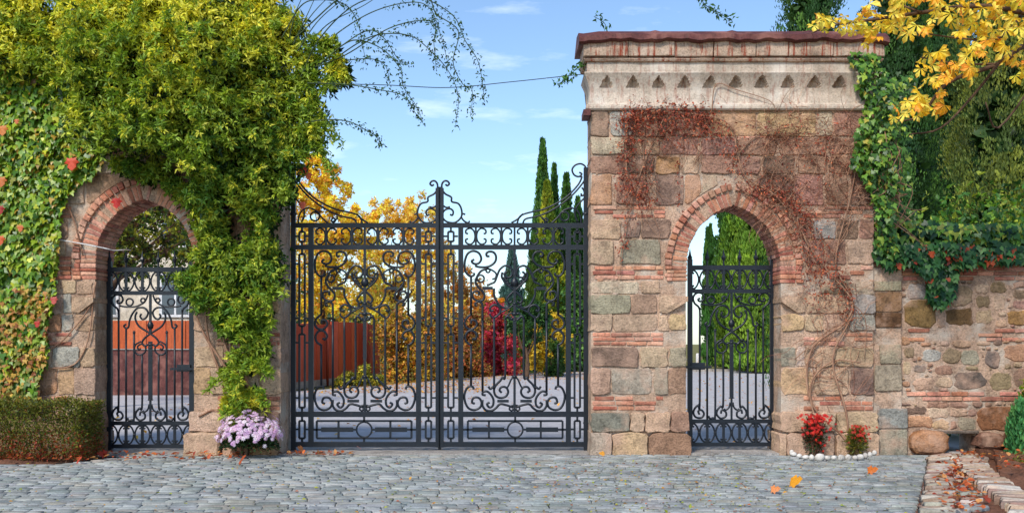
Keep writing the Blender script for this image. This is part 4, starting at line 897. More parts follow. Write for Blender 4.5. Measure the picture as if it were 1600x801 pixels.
def ped_gate(root, mx_, dy=0):
    m = lambda pts: [(mx_(x), y + dy) for x, y in pts]
    B = lambda a, b, w_, nm='bar', dep=None: bar2(root, *m([a, b]), w_, PY, name=nm, dep=dep)
    Sc = lambda pts, r=.0155: scroll(root, m(pts), PY, r)
    def both(pts, r=.0155): Sc(pts, r); Sc([(2286 - x, y) for x, y in pts], r)
    B((1078, 405), (1078, 697), 6, 'stile', .03); B((1207, 405), (1207, 712), 6, 'stile', .03)
    for y, h in ((418, 6), (454.5, 5), (657.5, 5), (693.5, 5)): B((1075, y), (1210, y), h, 'rail', .022)
    xs = (1078, 1105, 1130.5, 1155.5, 1181, 1207)
    for x in xs: spike(root, mx_(x), 388 + dy, 416 + dy, 6, PY)
    for y0, y1 in ((421, 452), (660, 691)):
        for x in xs[1:-1]: B((x, y0), (x, y1), 3)
        h = y1 - y0
        for V_ in (1092.5, 1117.5, 1143, 1168, 1193.5):
            for s_ in (1, -1): Sc([(V_ + s_ * a, y0 + h * b) for a, b in ((8, .2), (11, .14), (9, .04), (5, .12), (2, .3), (.8, .5), (2, .7), (5, .88), (9, .96), (11, .86), (8, .8))], .0095)
            blob(root, mx_(V_), y0 + h * .5 + dy, 2.6, 2.4, PY)
    both([(1094, 466), (1091, 467), (1092, 470), (1097, 470), (1100, 465), (1097.6, 459), (1091, 457), (1085.4, 460), (1083, 466), (1085.4, 473.6), (1091, 478.5), (1093.5, 484)])
    both([(1093.3, 480), (1093.3, 628), (1091, 632), (1086, 637), (1083.5, 644), (1087, 651), (1096, 652), (1100, 646), (1096, 640), (1091, 642), (1093, 647)])
    for c in ((1110.6, 468.7, 5.5), (1131.4, 466, 3.3)):
        ring(root, mx_(c[0]), c[1] + dy, c[2], PY, .009); ring(root, mx_(2286 - c[0]), c[1] + dy, c[2], PY, .009)
    both([(1095, 474.4), (1104, 476), (1118, 476), (1129, 472), (1135, 467), (1139, 458)], .008)
    both([(1105, 503), (1101.7, 506), (1105, 509.5), (1109, 507), (1110.6, 497), (1115.5, 486), (1123, 478), (1133, 477.7), (1139, 484), (1137, 492), (1131, 495.5), (1127, 491), (1129, 487)], .015)
    both([(1122, 484), (1119.5, 490), (1120, 497), (1125, 506), (1135, 513), (1143, 518), (1152, 525), (1156, 532), (1152, 537), (1147, 535)])
    both([(1128, 541), (1125, 543), (1123, 538), (1129, 534), (1135, 538), (1135, 546), (1128, 551), (1121, 549), (1118, 542), (1120, 535), (1128, 530)], .011)
    both([(1130, 550), (1130, 630), (1126, 634), (1121, 640), (1120, 647), (1126, 653), (1134, 650), (1134, 643), (1128, 640), (1126.4, 645.7)])
    both([(1105, 510), (1105, 655)]); both([(1117.5, 514), (1117.5, 646), (1114, 652), (1109, 653), (1107, 649)])
    both([(1141, 628), (1139, 636), (1134, 640), (1131, 638)], .008)
    for x in (1117.5, 1168.5): blob(root, mx_(x), 516 + dy, 2.4, 3.4, PY)
    B((1143, 456), (1143, 520), 2.8); B((1143, 530), (1143, 620), 4.6, 'bar', .02); B((1143, 620), (1143, 655), 2.4)
    for cy, rx, ry in ((466, 2.6, 3), (505, 5.5, 8), (535, 4, 3), (540, 4, 2), (621, 5, 1.6)): blob(root, mx_(1143), cy + dy, rx, ry, PY)
    # latch
    a, b = m([(1080, 571.5), (1101, 571.5)]); bar2(root, a, b, 9, PY - .03, name='latch', dep=.03)
    a, b = m([(1066, 573), (1112, 573)]); bar2(root, a, b, 3, PY - .07, name='bolt', dep=.01)
    for y in (441, 640): blob(root, mx_(1211), y + dy, 3.5, 5, PY, 'hinge')
g3 = thing('iron_pedestrian_gate', 'narrow black iron gate inside the right arch of the tall gatehouse', 'gate', tuple(P(1207, 712, PY)), 'narrow gates in the arches'); ped_gate(g3, lambda x: x)
g4 = thing('iron_pedestrian_gate', 'narrow black iron gate inside the ivy-covered left arch', 'gate', tuple(P(171, 712, PY)), 'narrow gates in the arches'); ped_gate(g4, lambda x: 1378 - x, 3)

# ------------------------------------------------------------------ trees
def limb(parent, name, pts, r0, r1, mat, n=7): return add_tube(name, catmull(pts, 4), lambda t: r0 + (r1 - r0) * t, mat, parent, n)
def deciduous(label, x, Y, h, clumps, pal, n, size, w_=None, trunk=.16, mat='bark', lean=0, cat='tree', name='autumn_tree'):
    """clumps: list of (dx, dy, z, radius)"""
    t = thing(name, label, cat, (x, Y, -.06)); top_ = Vector((x + lean, Y, h * .72))
    limb(t, 'trunk', [(x, Y, -.06), (x + lean * .3 + U(-.1, .1), Y, h * .3), top_], trunk, trunk * .35, M[mat], 8)
    for dx, dy, z, r in clumps:
        s_ = Vector((x + lean * .3, Y, max(.6, min(z * .55, h * .45)))); e = Vector((x + dx, Y + dy, z)); limb(t, 'branch', [s_, (s_ + e) / 2 + Vector((U(-.2, .2), U(-.2, .2), U(0, .3))), e], trunk * .35, trunk * .08, M[mat], 5)
    sub = []; rr = []
    for dx, dy, z, r in clumps:
        for _ in range(20): u = Vector((U(-1, 1), U(-1, 1), U(-1, 1))); sub.append((x + dx + u.x * r * 1.05, Y + dy + u.y * r * 1.05, z + u.z * r * 1.05)); rr.append(r * U(.1, .3))
    tone = RNG.uniform(.75, 1.25, len(sub)); per = max(1, int(n / len(sub) / 3))
    V, F, C = sprigs(sub, rr, per, lambda p, k: cols_from(pal, len(p), .12, w_) * tone[k][:, None], 3, size, .6, T_NARROW, face=(0, -.1, .1)); fast_mesh('crown', V, F, C, M['leaf'], t, 'stuff'); return t
def cypress(label, x, Y, h, R, pal, n, size, cone=1.6, base=.4, name='cypress_tree', fat=1.0):
    t = thing(name, label, 'tree', (x, Y, -.06)); limb(t, 'trunk', [(x, Y, -.06), (x, Y, h * .5), (x, Y, h * .93)], max(.09, R * .14), .03, M['bark'], 7)
    nc = max(60, int(h * R * (9 if size > .15 or h < 3 else 34))); z = base + (h - base) * RNG.uniform(0, 1, nc) ** 1.15; prof = R * np.minimum(1, .7 + 2.6 * (z / h)) * (1 - (z / h) ** cone) ** fat + .03; th = RNG.uniform(0, 2 * np.pi, nc); lump = RNG.uniform(.66, 1.06, nc)
    cx, cy = x + np.cos(th) * prof * lump, Y + np.sin(th) * prof * lump; per = max(2, n // nc); ks = np.repeat(np.arange(nc), per); m = len(ks)
    spread = np.maximum(.12, prof[ks] * .2) if size > .15 else np.maximum(.05, prof[ks] * .11)
    ln = RNG.uniform(-1, 1, m); p = np.column_stack([cx[ks] + RNG.normal(0, 1, m) * spread * (1 - .5 * ln), cy[ks] + RNG.normal(0, 1, m) * spread * (1 - .5 * ln), np.clip(np.where(z[ks] + ln * .6 > h, h - np.abs(ln) * .5, z[ks] + ln * (max(.35, h * .045) if size > .15 or h < 3 else .3)), .05, h - .02 * h * RNG.uniform(0, 1, m))])
    rad_ = np.hypot(p[:, 0] - x, p[:, 1] - Y); lim = R * (1 - np.clip(p[:, 2] / h, 0, .999) ** cone) ** fat * 1.25 + .05; k_ = np.minimum(1, lim / np.maximum(rad_, 1e-6)); p[:, 0] = x + (p[:, 0] - x) * k_; p[:, 1] = Y + (p[:, 1] - Y) * k_
    if h > 3:
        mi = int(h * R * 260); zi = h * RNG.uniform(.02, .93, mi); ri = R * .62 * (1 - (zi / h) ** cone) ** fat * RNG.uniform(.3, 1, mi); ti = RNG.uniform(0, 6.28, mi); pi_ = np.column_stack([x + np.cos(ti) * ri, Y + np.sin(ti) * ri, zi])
        fast_mesh('inner_crown', *leaf_arrays(T_OVAL, pi_, rdir(mi) + np.array((0, 0, .6)), rdir(mi) + np.array((0, -1, 0)), RNG.uniform(.2, .34, mi), .8, cols_from([(52, 80, 40), (66, 94, 46)], mi)), M['leaf'], t, 'stuff')  # inner leaves close holes in the crown; their dark colour paints in its shade
    out = np.column_stack([np.cos(th[ks]), np.sin(th[ks]), np.zeros(m)]); d = unit(out * .45 + rdir(m) * .4 + np.array((0, 0, 1.1))); tone = RNG.uniform(.6, 1.35, nc)
    C = cols_from(pal, nc, .1)[ks] * (tone[ks] * RNG.uniform(.8, 1.2, m))[:, None]
    V, F, CC = leaf_arrays(T_NARROW, p, d, out + rdir(m) * .6, RNG.uniform(.6, 1.3, m) * size, .42, np.clip(C, .003, .9)); fast_mesh('crown', V, F, CC, M['leaf'], t, 'stuff'); return t
YEL = [(255, 222, 60), (255, 232, 90), (250, 204, 54), (238, 210, 80), (250, 176, 70)]
def at(px, dist): return (px - 800) * dist / 1540.0
CYG = [(80, 128, 58), (106, 150, 64), (62, 102, 52)]; CYY = [(150, 164, 48), (180, 180, 52), (112, 140, 44)]
# seen through and above the wide gate
cypress('tallest slim dark cypress behind the right leaf of the gate', at(848, 66), 52, 1.6 + 318 * 66 / 1540, 1.35, CYG, 18000, .24, .95)
cypress('yellow-green cypress in front of the tallest one', at(855, 58), 44, 1.6 + 252 * 58 / 1540, 1.6, CYY, 24000, .22, .95)
cypress('slim dark cypress just right of the tallest one', at(866, 68), 54, 1.6 + 278 * 68 / 1540, 1.0, CYG, 11000, .24, .95)
cypress('pale green cypress with pointed top beside the gatehouse', at(885, 60), 46, 1.6 + 264 * 60 / 1540, 1.3, [(84, 124, 50), (60, 100, 44)], 16000, .22, .95)
cypress('small cypress half hidden by the gatehouse corner', at(903, 62), 48, 1.6 + 228 * 62 / 1540, 1.2, CYG, 12000, .22, 1.0)
cypress('low green cypress left of the yellow-green one', at(835, 54), 40, 1.6 + 170 * 54 / 1540, .9, [(104, 130, 48), (72, 108, 44)], 12000, .22, 1.2)
cypress('cypress right behind the gatehouse corner', at(925, 64), 50, 1.6 + 200 * 64 / 1540, 1.0, CYG, 10000, .25, 1.3)
cypress('bluish spruce far behind the centre of the right gate leaf', at(800, 90), 76, 1.6 + 148 * 90 / 1540, 2.0, [(70, 104, 100), (92, 124, 116)], 9000, .34, 1.0, name='spruce_tree')
deciduous('tall yellow maple rising behind the orange fence, left', at(505, 48), 34, 8.6, [(-1.4, 0, 4.0, 1.6), (0, 0, 5.4, 1.6), (.2, .3, 7.4, 1.3), (.3, 0, 9.3, .8), (-1.5, .5, 7.0, 1.5), (-1.8, 0, 9.2, 1.0), (1.2, 0, 6.4, 1.1), (1.4, 0, 4.2, 1.4), (0, 0, 3.0, 1.5), (-.5, 0, 8.6, 1.0), (.9, 0, 7.6, .9), (-.8, 0, 6, 1.4), (-.4, 0, 10.2, .6), (1.9, 0, 7.2, .7)], YEL, 30000, .16)
deciduous('orange-yellow tree in the middle behind the gate with airy top', at(615, 54), 40, 8, [(-1.5, 0, 6.8, 1.1), (0, 0, 7.8, 1.2), (1.3, 0, 7.0, 1.1), (-.7, 0, 5.2, 1.5), (1.2, 0, 5, 1.5), (2.4, 0, 5.6, 1.0), (2.4, 0, 3.6, 1.4), (0, .5, 3.3, 1.6), (-2.2, 0, 4.4, 1.4), (.6, 0, 8.9, .9), (-1.2, 0, 8.4, .9), (1.6, 0, 8.2, .8), (2.3, 0, 7, .9)], [(255, 216, 80), (250, 196, 76), (255, 228, 100), (236, 206, 110), (244, 176, 90)], 24000, .15)
deciduous('thin orange tree beside the centre post of the gate', at(690, 60), 46, 6.2, [(-1, 0, 4.6, 1.2), (.8, 0, 5.2, 1.0), (1.6, 0, 4, 1.2), (0, 0, 3.2, 1.4), (2.6, 0, 3.6, .9), (-1.4, 0, 6.2, .8)], [(220, 156, 76), (196, 136, 80), (236, 176, 66), (170, 146, 90)], 12000, .16)
deciduous('orange treetop beyond the crimson shrub', at(752, 75), 61, 4.9, [(-.8, 0, 4.4, 1.3), (.8, 0, 4.2, 1.2), (0, 0, 2.8, 1.4)], [(226, 150, 40), (240, 180, 60)], 6000, .22)
def shrub(label, x, Y, w_, dep, h, pal, n, size, wts=None, name='shrub', flatside=False, cat='shrub'):
    t = thing(name, label, cat, (x, Y, -.05)); sub = []; rr = []
    for _ in range(max(20, int(w_ * h * 7))):
        u = Vector((U(-1, 1), U(-1, 1), U(0, 1)))
        if not flatside and u.x ** 2 + (u.z * .95) ** 2.4 > 1: continue
        r = min(w_, h) * U(.1, .17) + .08; sub.append((x + u.x * (w_ / 2 - r * .6), Y + u.y * (dep / 2 - r * .5), u.z * (h - r) + r * .3)); rr.append(r)
    for k in range(5): add_tube('stem', catmull([(x + U(-.1, .1) * w_, Y, -.05), (x + U(-.3, .3) * w_, Y, h * .4), (x + U(-.4, .4) * w_, Y, h * .8)], 3), .03 * min(1, h / 2), M['bark'], t, 5)
    tone = RNG.uniform(.75, 1.25, len(sub)); per = max(1, int(n / len(sub) / 3)); V, F, C = sprigs(sub, rr, per, lambda p, k: cols_from(pal, len(p), .12, wts) * tone[k][:, None], 3, size, .6, face=(0, -.3, .2)); fast_mesh('foliage', V, F, C, M['leaf'], t, 'stuff'); return t
shrub('brown and yellow ivy-clad hedge behind the centre of the gate', at(645, 43), 29, 3.1, 1.6, 3.2, [(190, 156, 50), (214, 172, 56), (150, 104, 56), (120, 120, 50), (220, 146, 66)], 19000, .13, name='hedge', flatside=True, cat='hedge')
shrub('russet hedge section between the centre post and the crimson shrub', at(728, 48), 34, 2.2, 1.6, 3.3, [(170, 110, 64), (186, 100, 66), (200, 156, 64), (140, 120, 60)], 16000, .13, name='hedge', flatside=True, cat='hedge')
shrub('round crimson shrub seen through the right gate leaf', at(782, 50), 36, 1.9, 1.6, 3.9, [(196, 52, 84), (220, 84, 116), (176, 44, 66), (214, 100, 80)], 12000, .14)
shrub('bright yellow shrub seen through the right gate leaf', at(858, 50), 36, 1.9, 1.4, 3.3, [(226, 190, 40), (240, 206, 70), (160, 150, 50)], 9000, .15)
shrub('low yellow-green shrubs at the foot of the orange fence', at(560, 38), 23.6, 2.0, .6, .75, [(160, 160, 50), (200, 180, 60), (110, 120, 44)], 3500, .1)
shrub('dark green low shrub before the far cypresses', at(868, 49), 34.4, .9, .8, 1.7, [(60, 96, 40), (90, 120, 50)], 4000, .13)
shrub('dense dark green shrubbery under the far cypresses at the gatehouse', at(905, 58), 43, 3.2, 2, 5.5, CYG, 9000, .2)
tp = deciduous('small clipped pine with layered dark crown before the yellow shrub', at(822, 46), 32, 2.0, [(-.35, 0, 2.5, .6), (.45, 0, 2.3, .55), (0, 0, 3.1, .55), (.7, 0, 2.9, .4)], [(60, 100, 50), (84, 124, 60), (40, 74, 40)], 6000, .13, name='pine_tree')
# seen through the right arch
for i, (px, dist, top_, R_, pal, lab) in enumerate(((1108, 76, 345, .42, CYG, 'small distant cypress at the left edge of the right arch view'), (1134, 64, 250, .95, [(84, 124, 50), (64, 104, 44)], 'tall green cypress left of centre in the right arch view'), (1156, 58, 230, 1.15, [(124, 156, 50), (96, 134, 46)], 'tall cypress at the centre of the right arch view'), (1180, 54, 240, 1.2, [(146, 176, 60), (116, 152, 54)], 'bright yellow-green cypress right of centre in the right arch view'), (1206, 56, 220, 1.5, [(90, 130, 46), (60, 100, 42)], 'cypress at the right edge of the right arch view'), (1232, 60, 240, 1.4, CYG, 'cypress hidden behind the right jamb of the arch'))):
    cypress(lab, at(px, dist), dist - 14, 1.6 + (536 - top_) * dist / 1540, R_, pal, 22000, .24, 2.2, fat=.8)
# above and right of the gatehouse
cypress('broad dark cypress rising above the right end of the gatehouse roof', at(1268, 27), 13, 13.5, 1.15, [(76, 118, 52), (56, 94, 46), (100, 138, 60)], 50000, .09, 3.0, fat=.6)
EV = [(62, 100, 50), (90, 128, 58), (50, 84, 46)]
for px, dist, h, R_, pal, lab in ((1400, 25, 13, 1.1, EV, 'dark cypress behind the ivy at the right end of the gatehouse'), (1466, 30, 14, 1.2, EV, 'deep green cypress in the middle, behind the low wall'), (1560, 21, 13, .95, [(146, 154, 66), (112, 126, 58), (84, 102, 52)], 'big olive-green cypress at the right edge, behind the low wall'), (1625, 23, 12, 1.1, [(116, 128, 60), (84, 102, 52)], 'olive cypress cut by the right edge of the view'), (1432, 38, 12, 1.4, EV, 'shaded cypress between its two neighbours behind the low wall'), (1510, 42, 13, 1.6, [(56, 90, 44), (40, 66, 38)], 'dark cypress farthest back behind the low wall'), (1345, 34, 11.5, 1.4, EV, 'cypress just behind the right end of the cornice')):
    cypress(lab, at(px, dist), dist - 14, h, R_, pal, 52000, .085 if dist < 28 else .12, 3.0, fat=.55)
shrub('leafy green undergrowth behind the ivy-topped low wall', 8.3, 3.2, 4.4, 2, 4.2, [(74, 120, 44), (120, 158, 54), (56, 92, 42), (166, 178, 66)], 15000, .12, name='undergrowth', flatside=True)
# beyond the left arch
deciduous('dark-leaved tree with yellow leaves hanging behind the left arch', -9.2, 6.5, 5.0, [(0, 0, 4.4, .8), (1, 0, 4.0, .6), (-.9, 0, 3.8, .8), (.5, 0, 3.4, .5), (1.6, 0, 4.3, .6), (2.2, 0, 4.1, .55), (1.3, 0, 3.6, .4), (2.5, 0, 3.8, .4), (-1.6, 0, 4.8, .9), (.9, .5, 5.2, 1.2)], [(60, 80, 36), (120, 130, 46), (176, 170, 50), (84, 60, 44)], 9000, .1, name='garden_tree')
deciduous('green tree reaching over the plaster house', -10.5, 11, 7, [(0, 0, 6, 1.4), (1.6, 0, 4.6, 1.0), (2.4, 0, 4.8, .8), (-1.4, 0, 5.4, 1.2), (.9, 0, 4.0, .8)], [(70, 100, 40), (130, 140, 50), (90, 110, 40)], 8000, .13, name='garden_tree')

# ------------------------------------------------------------------ chestnut branches at the top right, in front of the wall
ch = thing('chestnut_tree', 'horse chestnut with golden autumn leaves reaching in from the top right', 'tree', (8.6, -1.6, 0))
limb(ch, 'trunk', [(8.6, -1.6, -.1), (8.5, -1.7, 2.5), (8.4, -1.8, 5), (8.5, -1.8, 8.5)], .26, .12, M['bark'], 10)
ME = []
for k in range(6):
    vs = []; fs = []; cs_ = []; nlf = random.choice((5, 6, 7)); pal = random.choice(([(250, 206, 50), (252, 220, 80)], [(246, 184, 50), (240, 164, 60)], [(236, 214, 70), (214, 208, 70)], [(248, 210, 60), (236, 160, 60)], [(250, 212, 60), (252, 226, 96)]))
    for i in range(nlf):
        a = (i / (nlf - 1) - .5) * 3.6 + U(-.1, .1); ln = .23 * (1 - .28 * abs(i / (nlf - 1) - .5) * 2) * U(.85, 1.1); d = np.array([[math.sin(a), U(-.12, .12), -math.cos(a) - .1]])
        V, F, C = leaf_arrays(T_OBOV, np.zeros((1, 3)), d, np.array([[U(-.25, .25), -1, U(0, .5)]]), [ln], .46, cols_from(pal, 1, .1))
        # brown-edged tips
        C = C.copy(); C[3] = C[3] * np.array((.75, .45, .4)); fs.append(F + sum(len(q) for q in vs)); vs.append(V); cs_.append(C)
    V = np.vstack(vs); F = np.vstack(fs); C = np.vstack(cs_); me = bpy.data.meshes.new('leaf'); me.from_pydata(V.tolist(), [], F.tolist()); a = me.color_attributes.new('Col', 'FLOAT_COLOR', 'POINT'); cc4 = np.ones((len(V), 4), dtype=np.float32); cc4[:, :3] = C; a.data.foreach_set('color', cc4.ravel()); me.materials.append(M['leaf']); ME.append(me)
BRS = [([(1700, -60), (1640, 60), (1560, 100), (1480, 130), (1440, 180), (1400, 190)], .045), ([(1700, -60), (1600, 20), (1520, 10), (1440, 20), (1370, 30), (1300, 40), (1268, 52)], .04), ([(1560, 100), (1520, 150), (1470, 200), (1420, 210)], .02), ([(1600, 20), (1560, 60), (1500, 60), (1430, 50)], .02), ([(1640, 60), (1620, 120), (1560, 200), (1540, 160)], .02), ([(1440, 20), (1400, 5), (1360, -10)], .015), ([(1560, 100), (1500, 100), (1440, 90)], .015), ([(1700, -60), (1650, -30), (1560, -20), (1480, -30)], .03)]
for pts, r in BRS:
    Q = [P(x, y, -2.0 + U(-.2, .2)) for x, y in pts]
    if pts[0] == (1700, -60): Q = [Vector((8.45, -1.8, 5.2))] + Q[1:]
    limb(ch, 'branch', Q, r, .008, M['bark'], 6)
leafspots = []
for poly, n in (([(1268, 40), (1300, 30), (1350, 40), (1370, 70), (1350, 80), (1300, 66), (1275, 62)], 14), ([(1335, -20), (1480, -20), (1480, 60), (1430, 70), (1380, 60), (1345, 20)], 34), ([(1480, -20), (1620, -20), (1620, 100), (1560, 110), (1500, 90), (1480, 60)], 56), ([(1440, 90), (1520, 90), (1500, 130), (1450, 150), (1430, 120)], 14), ([(1400, 165), (1470, 140), (1480, 190), (1430, 205), (1395, 200)], 15), ([(1500, 110), (1530, 110), (1520, 140), (1500, 130)], 3), ([(1575, 100), (1620, 90), (1620, 135), (1585, 130)], 6)):
    leafspots += sample_poly(poly, int(n * 1.7))
for x, y in leafspots:
    o = bpy.data.objects.new('leaf', random.choice(ME)); COL.objects.link(o); o.parent = ch; o.location = P(x, y - 12, -2.1 + U(-.45, .35)) - ROOT[ch]; o.rotation_euler = (U(-1.2, 1.1), U(-1.0, 1.0), U(-1.2, 1.2)); s_ = U(.4, .78); o.scale = (s_, s_, s_)

# ------------------------------------------------------------------ hedge, flowers, small plants
def clipped(name, label, cat, x0, x1, y0, y1, z0, z1, pal, n, size, wts=None, lowpal=None):
    t = thing(name, label, cat, ((x0 + x1) / 2, (y0 + y1) / 2, 0)); m = n
    face = RNG.choice(3, m, p=(.62, .23, .15)); p = np.column_stack([RNG.uniform(x0, x1, m), RNG.uniform(y0, y1, m), z0 + (z1 - z0) * RNG.uniform(0, 1, m)])
    dep = np.abs(RNG.normal(0, .06, m)); wav = .035 * np.sin(p[:, 0] * 9) + .03 * np.sin(p[:, 2] * 13 + p[:, 0] * 4)
    p[face == 0, 1] = (y0 + dep + wav)[face == 0]; p[face == 1, 2] = (z1 - dep + wav)[face == 1]; p[face == 2, 0] = (x1 - dep + wav)[face == 2]
    nr = np.array([(0, -1, .2), (0, -.2, 1), (1, -.2, .2)])[face]; d = unit(nr * .7 + rdir(m) * .8 + np.array((0, 0, .2))); C = cols_from(pal, m, .2, wts)
    if lowpal: lo = p[:, 2] < z0 + (z1 - z0) * RNG.uniform(.05, .55, m); C[lo] = cols_from(lowpal, m, .2)[lo]
    V, F, CC = leaf_arrays(T_NARROW, p, d, nr + rdir(m) * .6, RNG.uniform(.6, 1.3, m) * size, .5, C); fast_mesh('foliage', V, F, CC, M['leaf'], t, 'stuff')
    for _ in range(40):
        xx, yy = U(x0 + .1, x1 - .05), U(y0 + .05, y0 + .3); add_tube('stem', [(xx, yy, -.02), (xx + U(-.1, .1), yy, (z0 + z1) * .4), (xx + U(-.2, .2), yy + .05, z1 - .1)], .008, M['stem'], t, 4)
    return t
hx1 = P(144, 0, -.5).x
clipped('box_hedge', 'clipped green-brown box hedge at the lower left under the ivy', 'hedge', -9.2, hx1, -.85, -.15, .05, P(0, 628, -.7).z, [(96, 104, 36), (126, 126, 44), (70, 82, 32), (120, 92, 44)], 26000, .04, [3, 3, 2, 1.2], [(132, 86, 46), (170, 80, 44), (110, 96, 44), (150, 60, 40), (90, 92, 40)])
# pink chrysanthemum
px, pz = P(387, 0, -.5).x, 0
mm = thing('chrysanthemum', 'round bush of lilac-pink chrysanthemums at the foot of the left pier', 'flowers', (px, -.42, 0))
def flower(pal, r, petals=9):
    v = [(0, 0, .3 * r)]; f = []
    for i in range(petals):
        a = 2 * math.pi * i / petals; w_ = math.pi / petals * .85; b = len(v); v += [(r * .55 * math.cos(a - w_), r * .55 * math.sin(a - w_), r * .2), (r * math.cos(a), r * math.sin(a), r * .05), (r * .55 * math.cos(a + w_), r * .55 * math.sin(a + w_), r * .2)]; f.append((0, b, b + 1, b + 2))
    return v, f
def flowers(parent, name, centers, normals, r, pal):
    acc = Acc()
    for c, nrm in zip(centers, normals):
        q = Vector(nrm).to_track_quat('Z', 'Y'); col = random.choice(pal); rr = r * U(.75, 1.2); v, f = flower(None, rr); acc.add([Vector(c) + q @ Vector(p) for p in v], f, jitcol(col, 8)); v2 = [Vector(c) + q @ Vector((rr * .22 * math.cos(a), rr * .22 * math.sin(a), rr * .36)) for a in np.linspace(0, 2 * math.pi, 6, endpoint=False)]; acc.add(v2, [tuple(range(6))], tuple(k * .82 for k in col))
    return acc.build(name, M['petal'], parent, 'stuff')
cs_, ns_ = [], []
for _ in range(520):
    u = Vector((random.gauss(0, 1), random.gauss(0, 1), abs(random.gauss(0, 1)) * 1.0 - .12)).normalized()
    if u.y > .5: continue
    cs_.append((px + u.x * .43 * U(.85, 1.1), -.42 + u.y * .3, .30 + u.z * .32 * U(.8, 1.15) + .05 * math.sin(u.x * 8 + 1) + .03 * math.sin(u.y * 13))); ns_.append((u.x + U(-.3, .3), u.y - .3 + U(-.3, .3), u.z + .3))
flowers(mm, 'blossoms', cs_, ns_, .036, [(232, 206, 232), (222, 186, 220), (242, 228, 240), (206, 164, 208)])
m = 2600; u = rdir(m); u[:, 2] = np.abs(u[:, 2]) - .4; p = np.array((px, -.42, .28)) + u * np.array((.40, .26, .36)) * RNG.uniform(.5, .98, (m, 1)); p[:, 2] = np.maximum(p[:, 2], .02)
fast_mesh('foliage', *leaf_arrays(T_NARROW, p, u + rdir(m) * .6, rdir(m), RNG.uniform(.03, .06, m), .5, cols_from([(40, 66, 36), (58, 86, 44), (30, 50, 30)], m)), M['leaf'], mm, 'stuff')
def redbush(label, cx, cy0, w_, h, pal, nfl, green):
    c = P(cx, cy0, -.12); t = thing('red_flowering_shrub', label, 'flowers', (c.x, -.16, 0)); z1 = P(0, cy0, -.16).z; m = 900
    u = rdir(m); p = np.array((c.x, -.16, z1 - h * .52)) + u * np.array((w_ * .45, .1, h * .52)) * RNG.uniform(.3, 1, (m, 1)); p[:, 2] = np.maximum(p[:, 2], .03); fast_mesh('foliage', *leaf_arrays(T_NARROW, p, u + rdir(m) * .5 + np.array((0, 0, .4)), rdir(m), RNG.uniform(.03, .055, m), .5, cols_from(green, m)), M['leaf'], t, 'stuff')
    for _ in range(7): add_tube('stem', catmull([(c.x + U(-.03, .03), -.16, -.02), (c.x + U(-.06, .06), -.18, h * .4), (c.x + U(-.5, .5) * w_ * .8, -.18, z1 - h * .2)], 3), .005, M['stem'], t, 4)
    b_, nn2 = [], []
    for _ in range(nfl): b_.append((c.x + random.gauss(0, .26) * w_, -.16 - U(.02, .14), z1 - abs(random.gauss(0, .27)) * h)); nn2.append((U(-.6, .6), -1, U(0, 1)))
    flowers(t, 'blossoms', b_, nn2, .026, pal)
redbush('vivid red flowering shrub inside the left end of the pebble ring', 1271, 646, .36, .58, [(206, 34, 26), (226, 56, 34), (176, 24, 24)], 150, [(60, 78, 40), (50, 64, 36), (110, 50, 36)])
redbush('smaller olive shrub with red tips inside the right end of the pebble ring', 1337, 664, .32, .42, [(196, 44, 30), (170, 60, 36)], 45, [(110, 116, 46), (140, 126, 50), (80, 90, 40)])
# conifer-like plants at the right edge
cypress('dwarf green conifer bush at the right edge on the soil', P(1604, 0, -.5).x, -.5, .82, .16, [(84, 150, 90), (64, 124, 70), (110, 170, 96)], 5000, .08, 2.4, .03, 'dwarf_conifer', .6)
shrub('bright yellow-green sprig bush above the dwarf conifer at the right edge', P(1606, 0, -.1).x, -.18, .34, .25, 1.05, [(150, 180, 50), (190, 190, 60), (100, 140, 50)], 1600, .06)
shrub('small moss-green ground plant on the soil by the gutter', P(1592, 0, -1.3).x, -1.6, .45, .4, .16, [(130, 126, 50), (100, 110, 44)], 1600, .04)
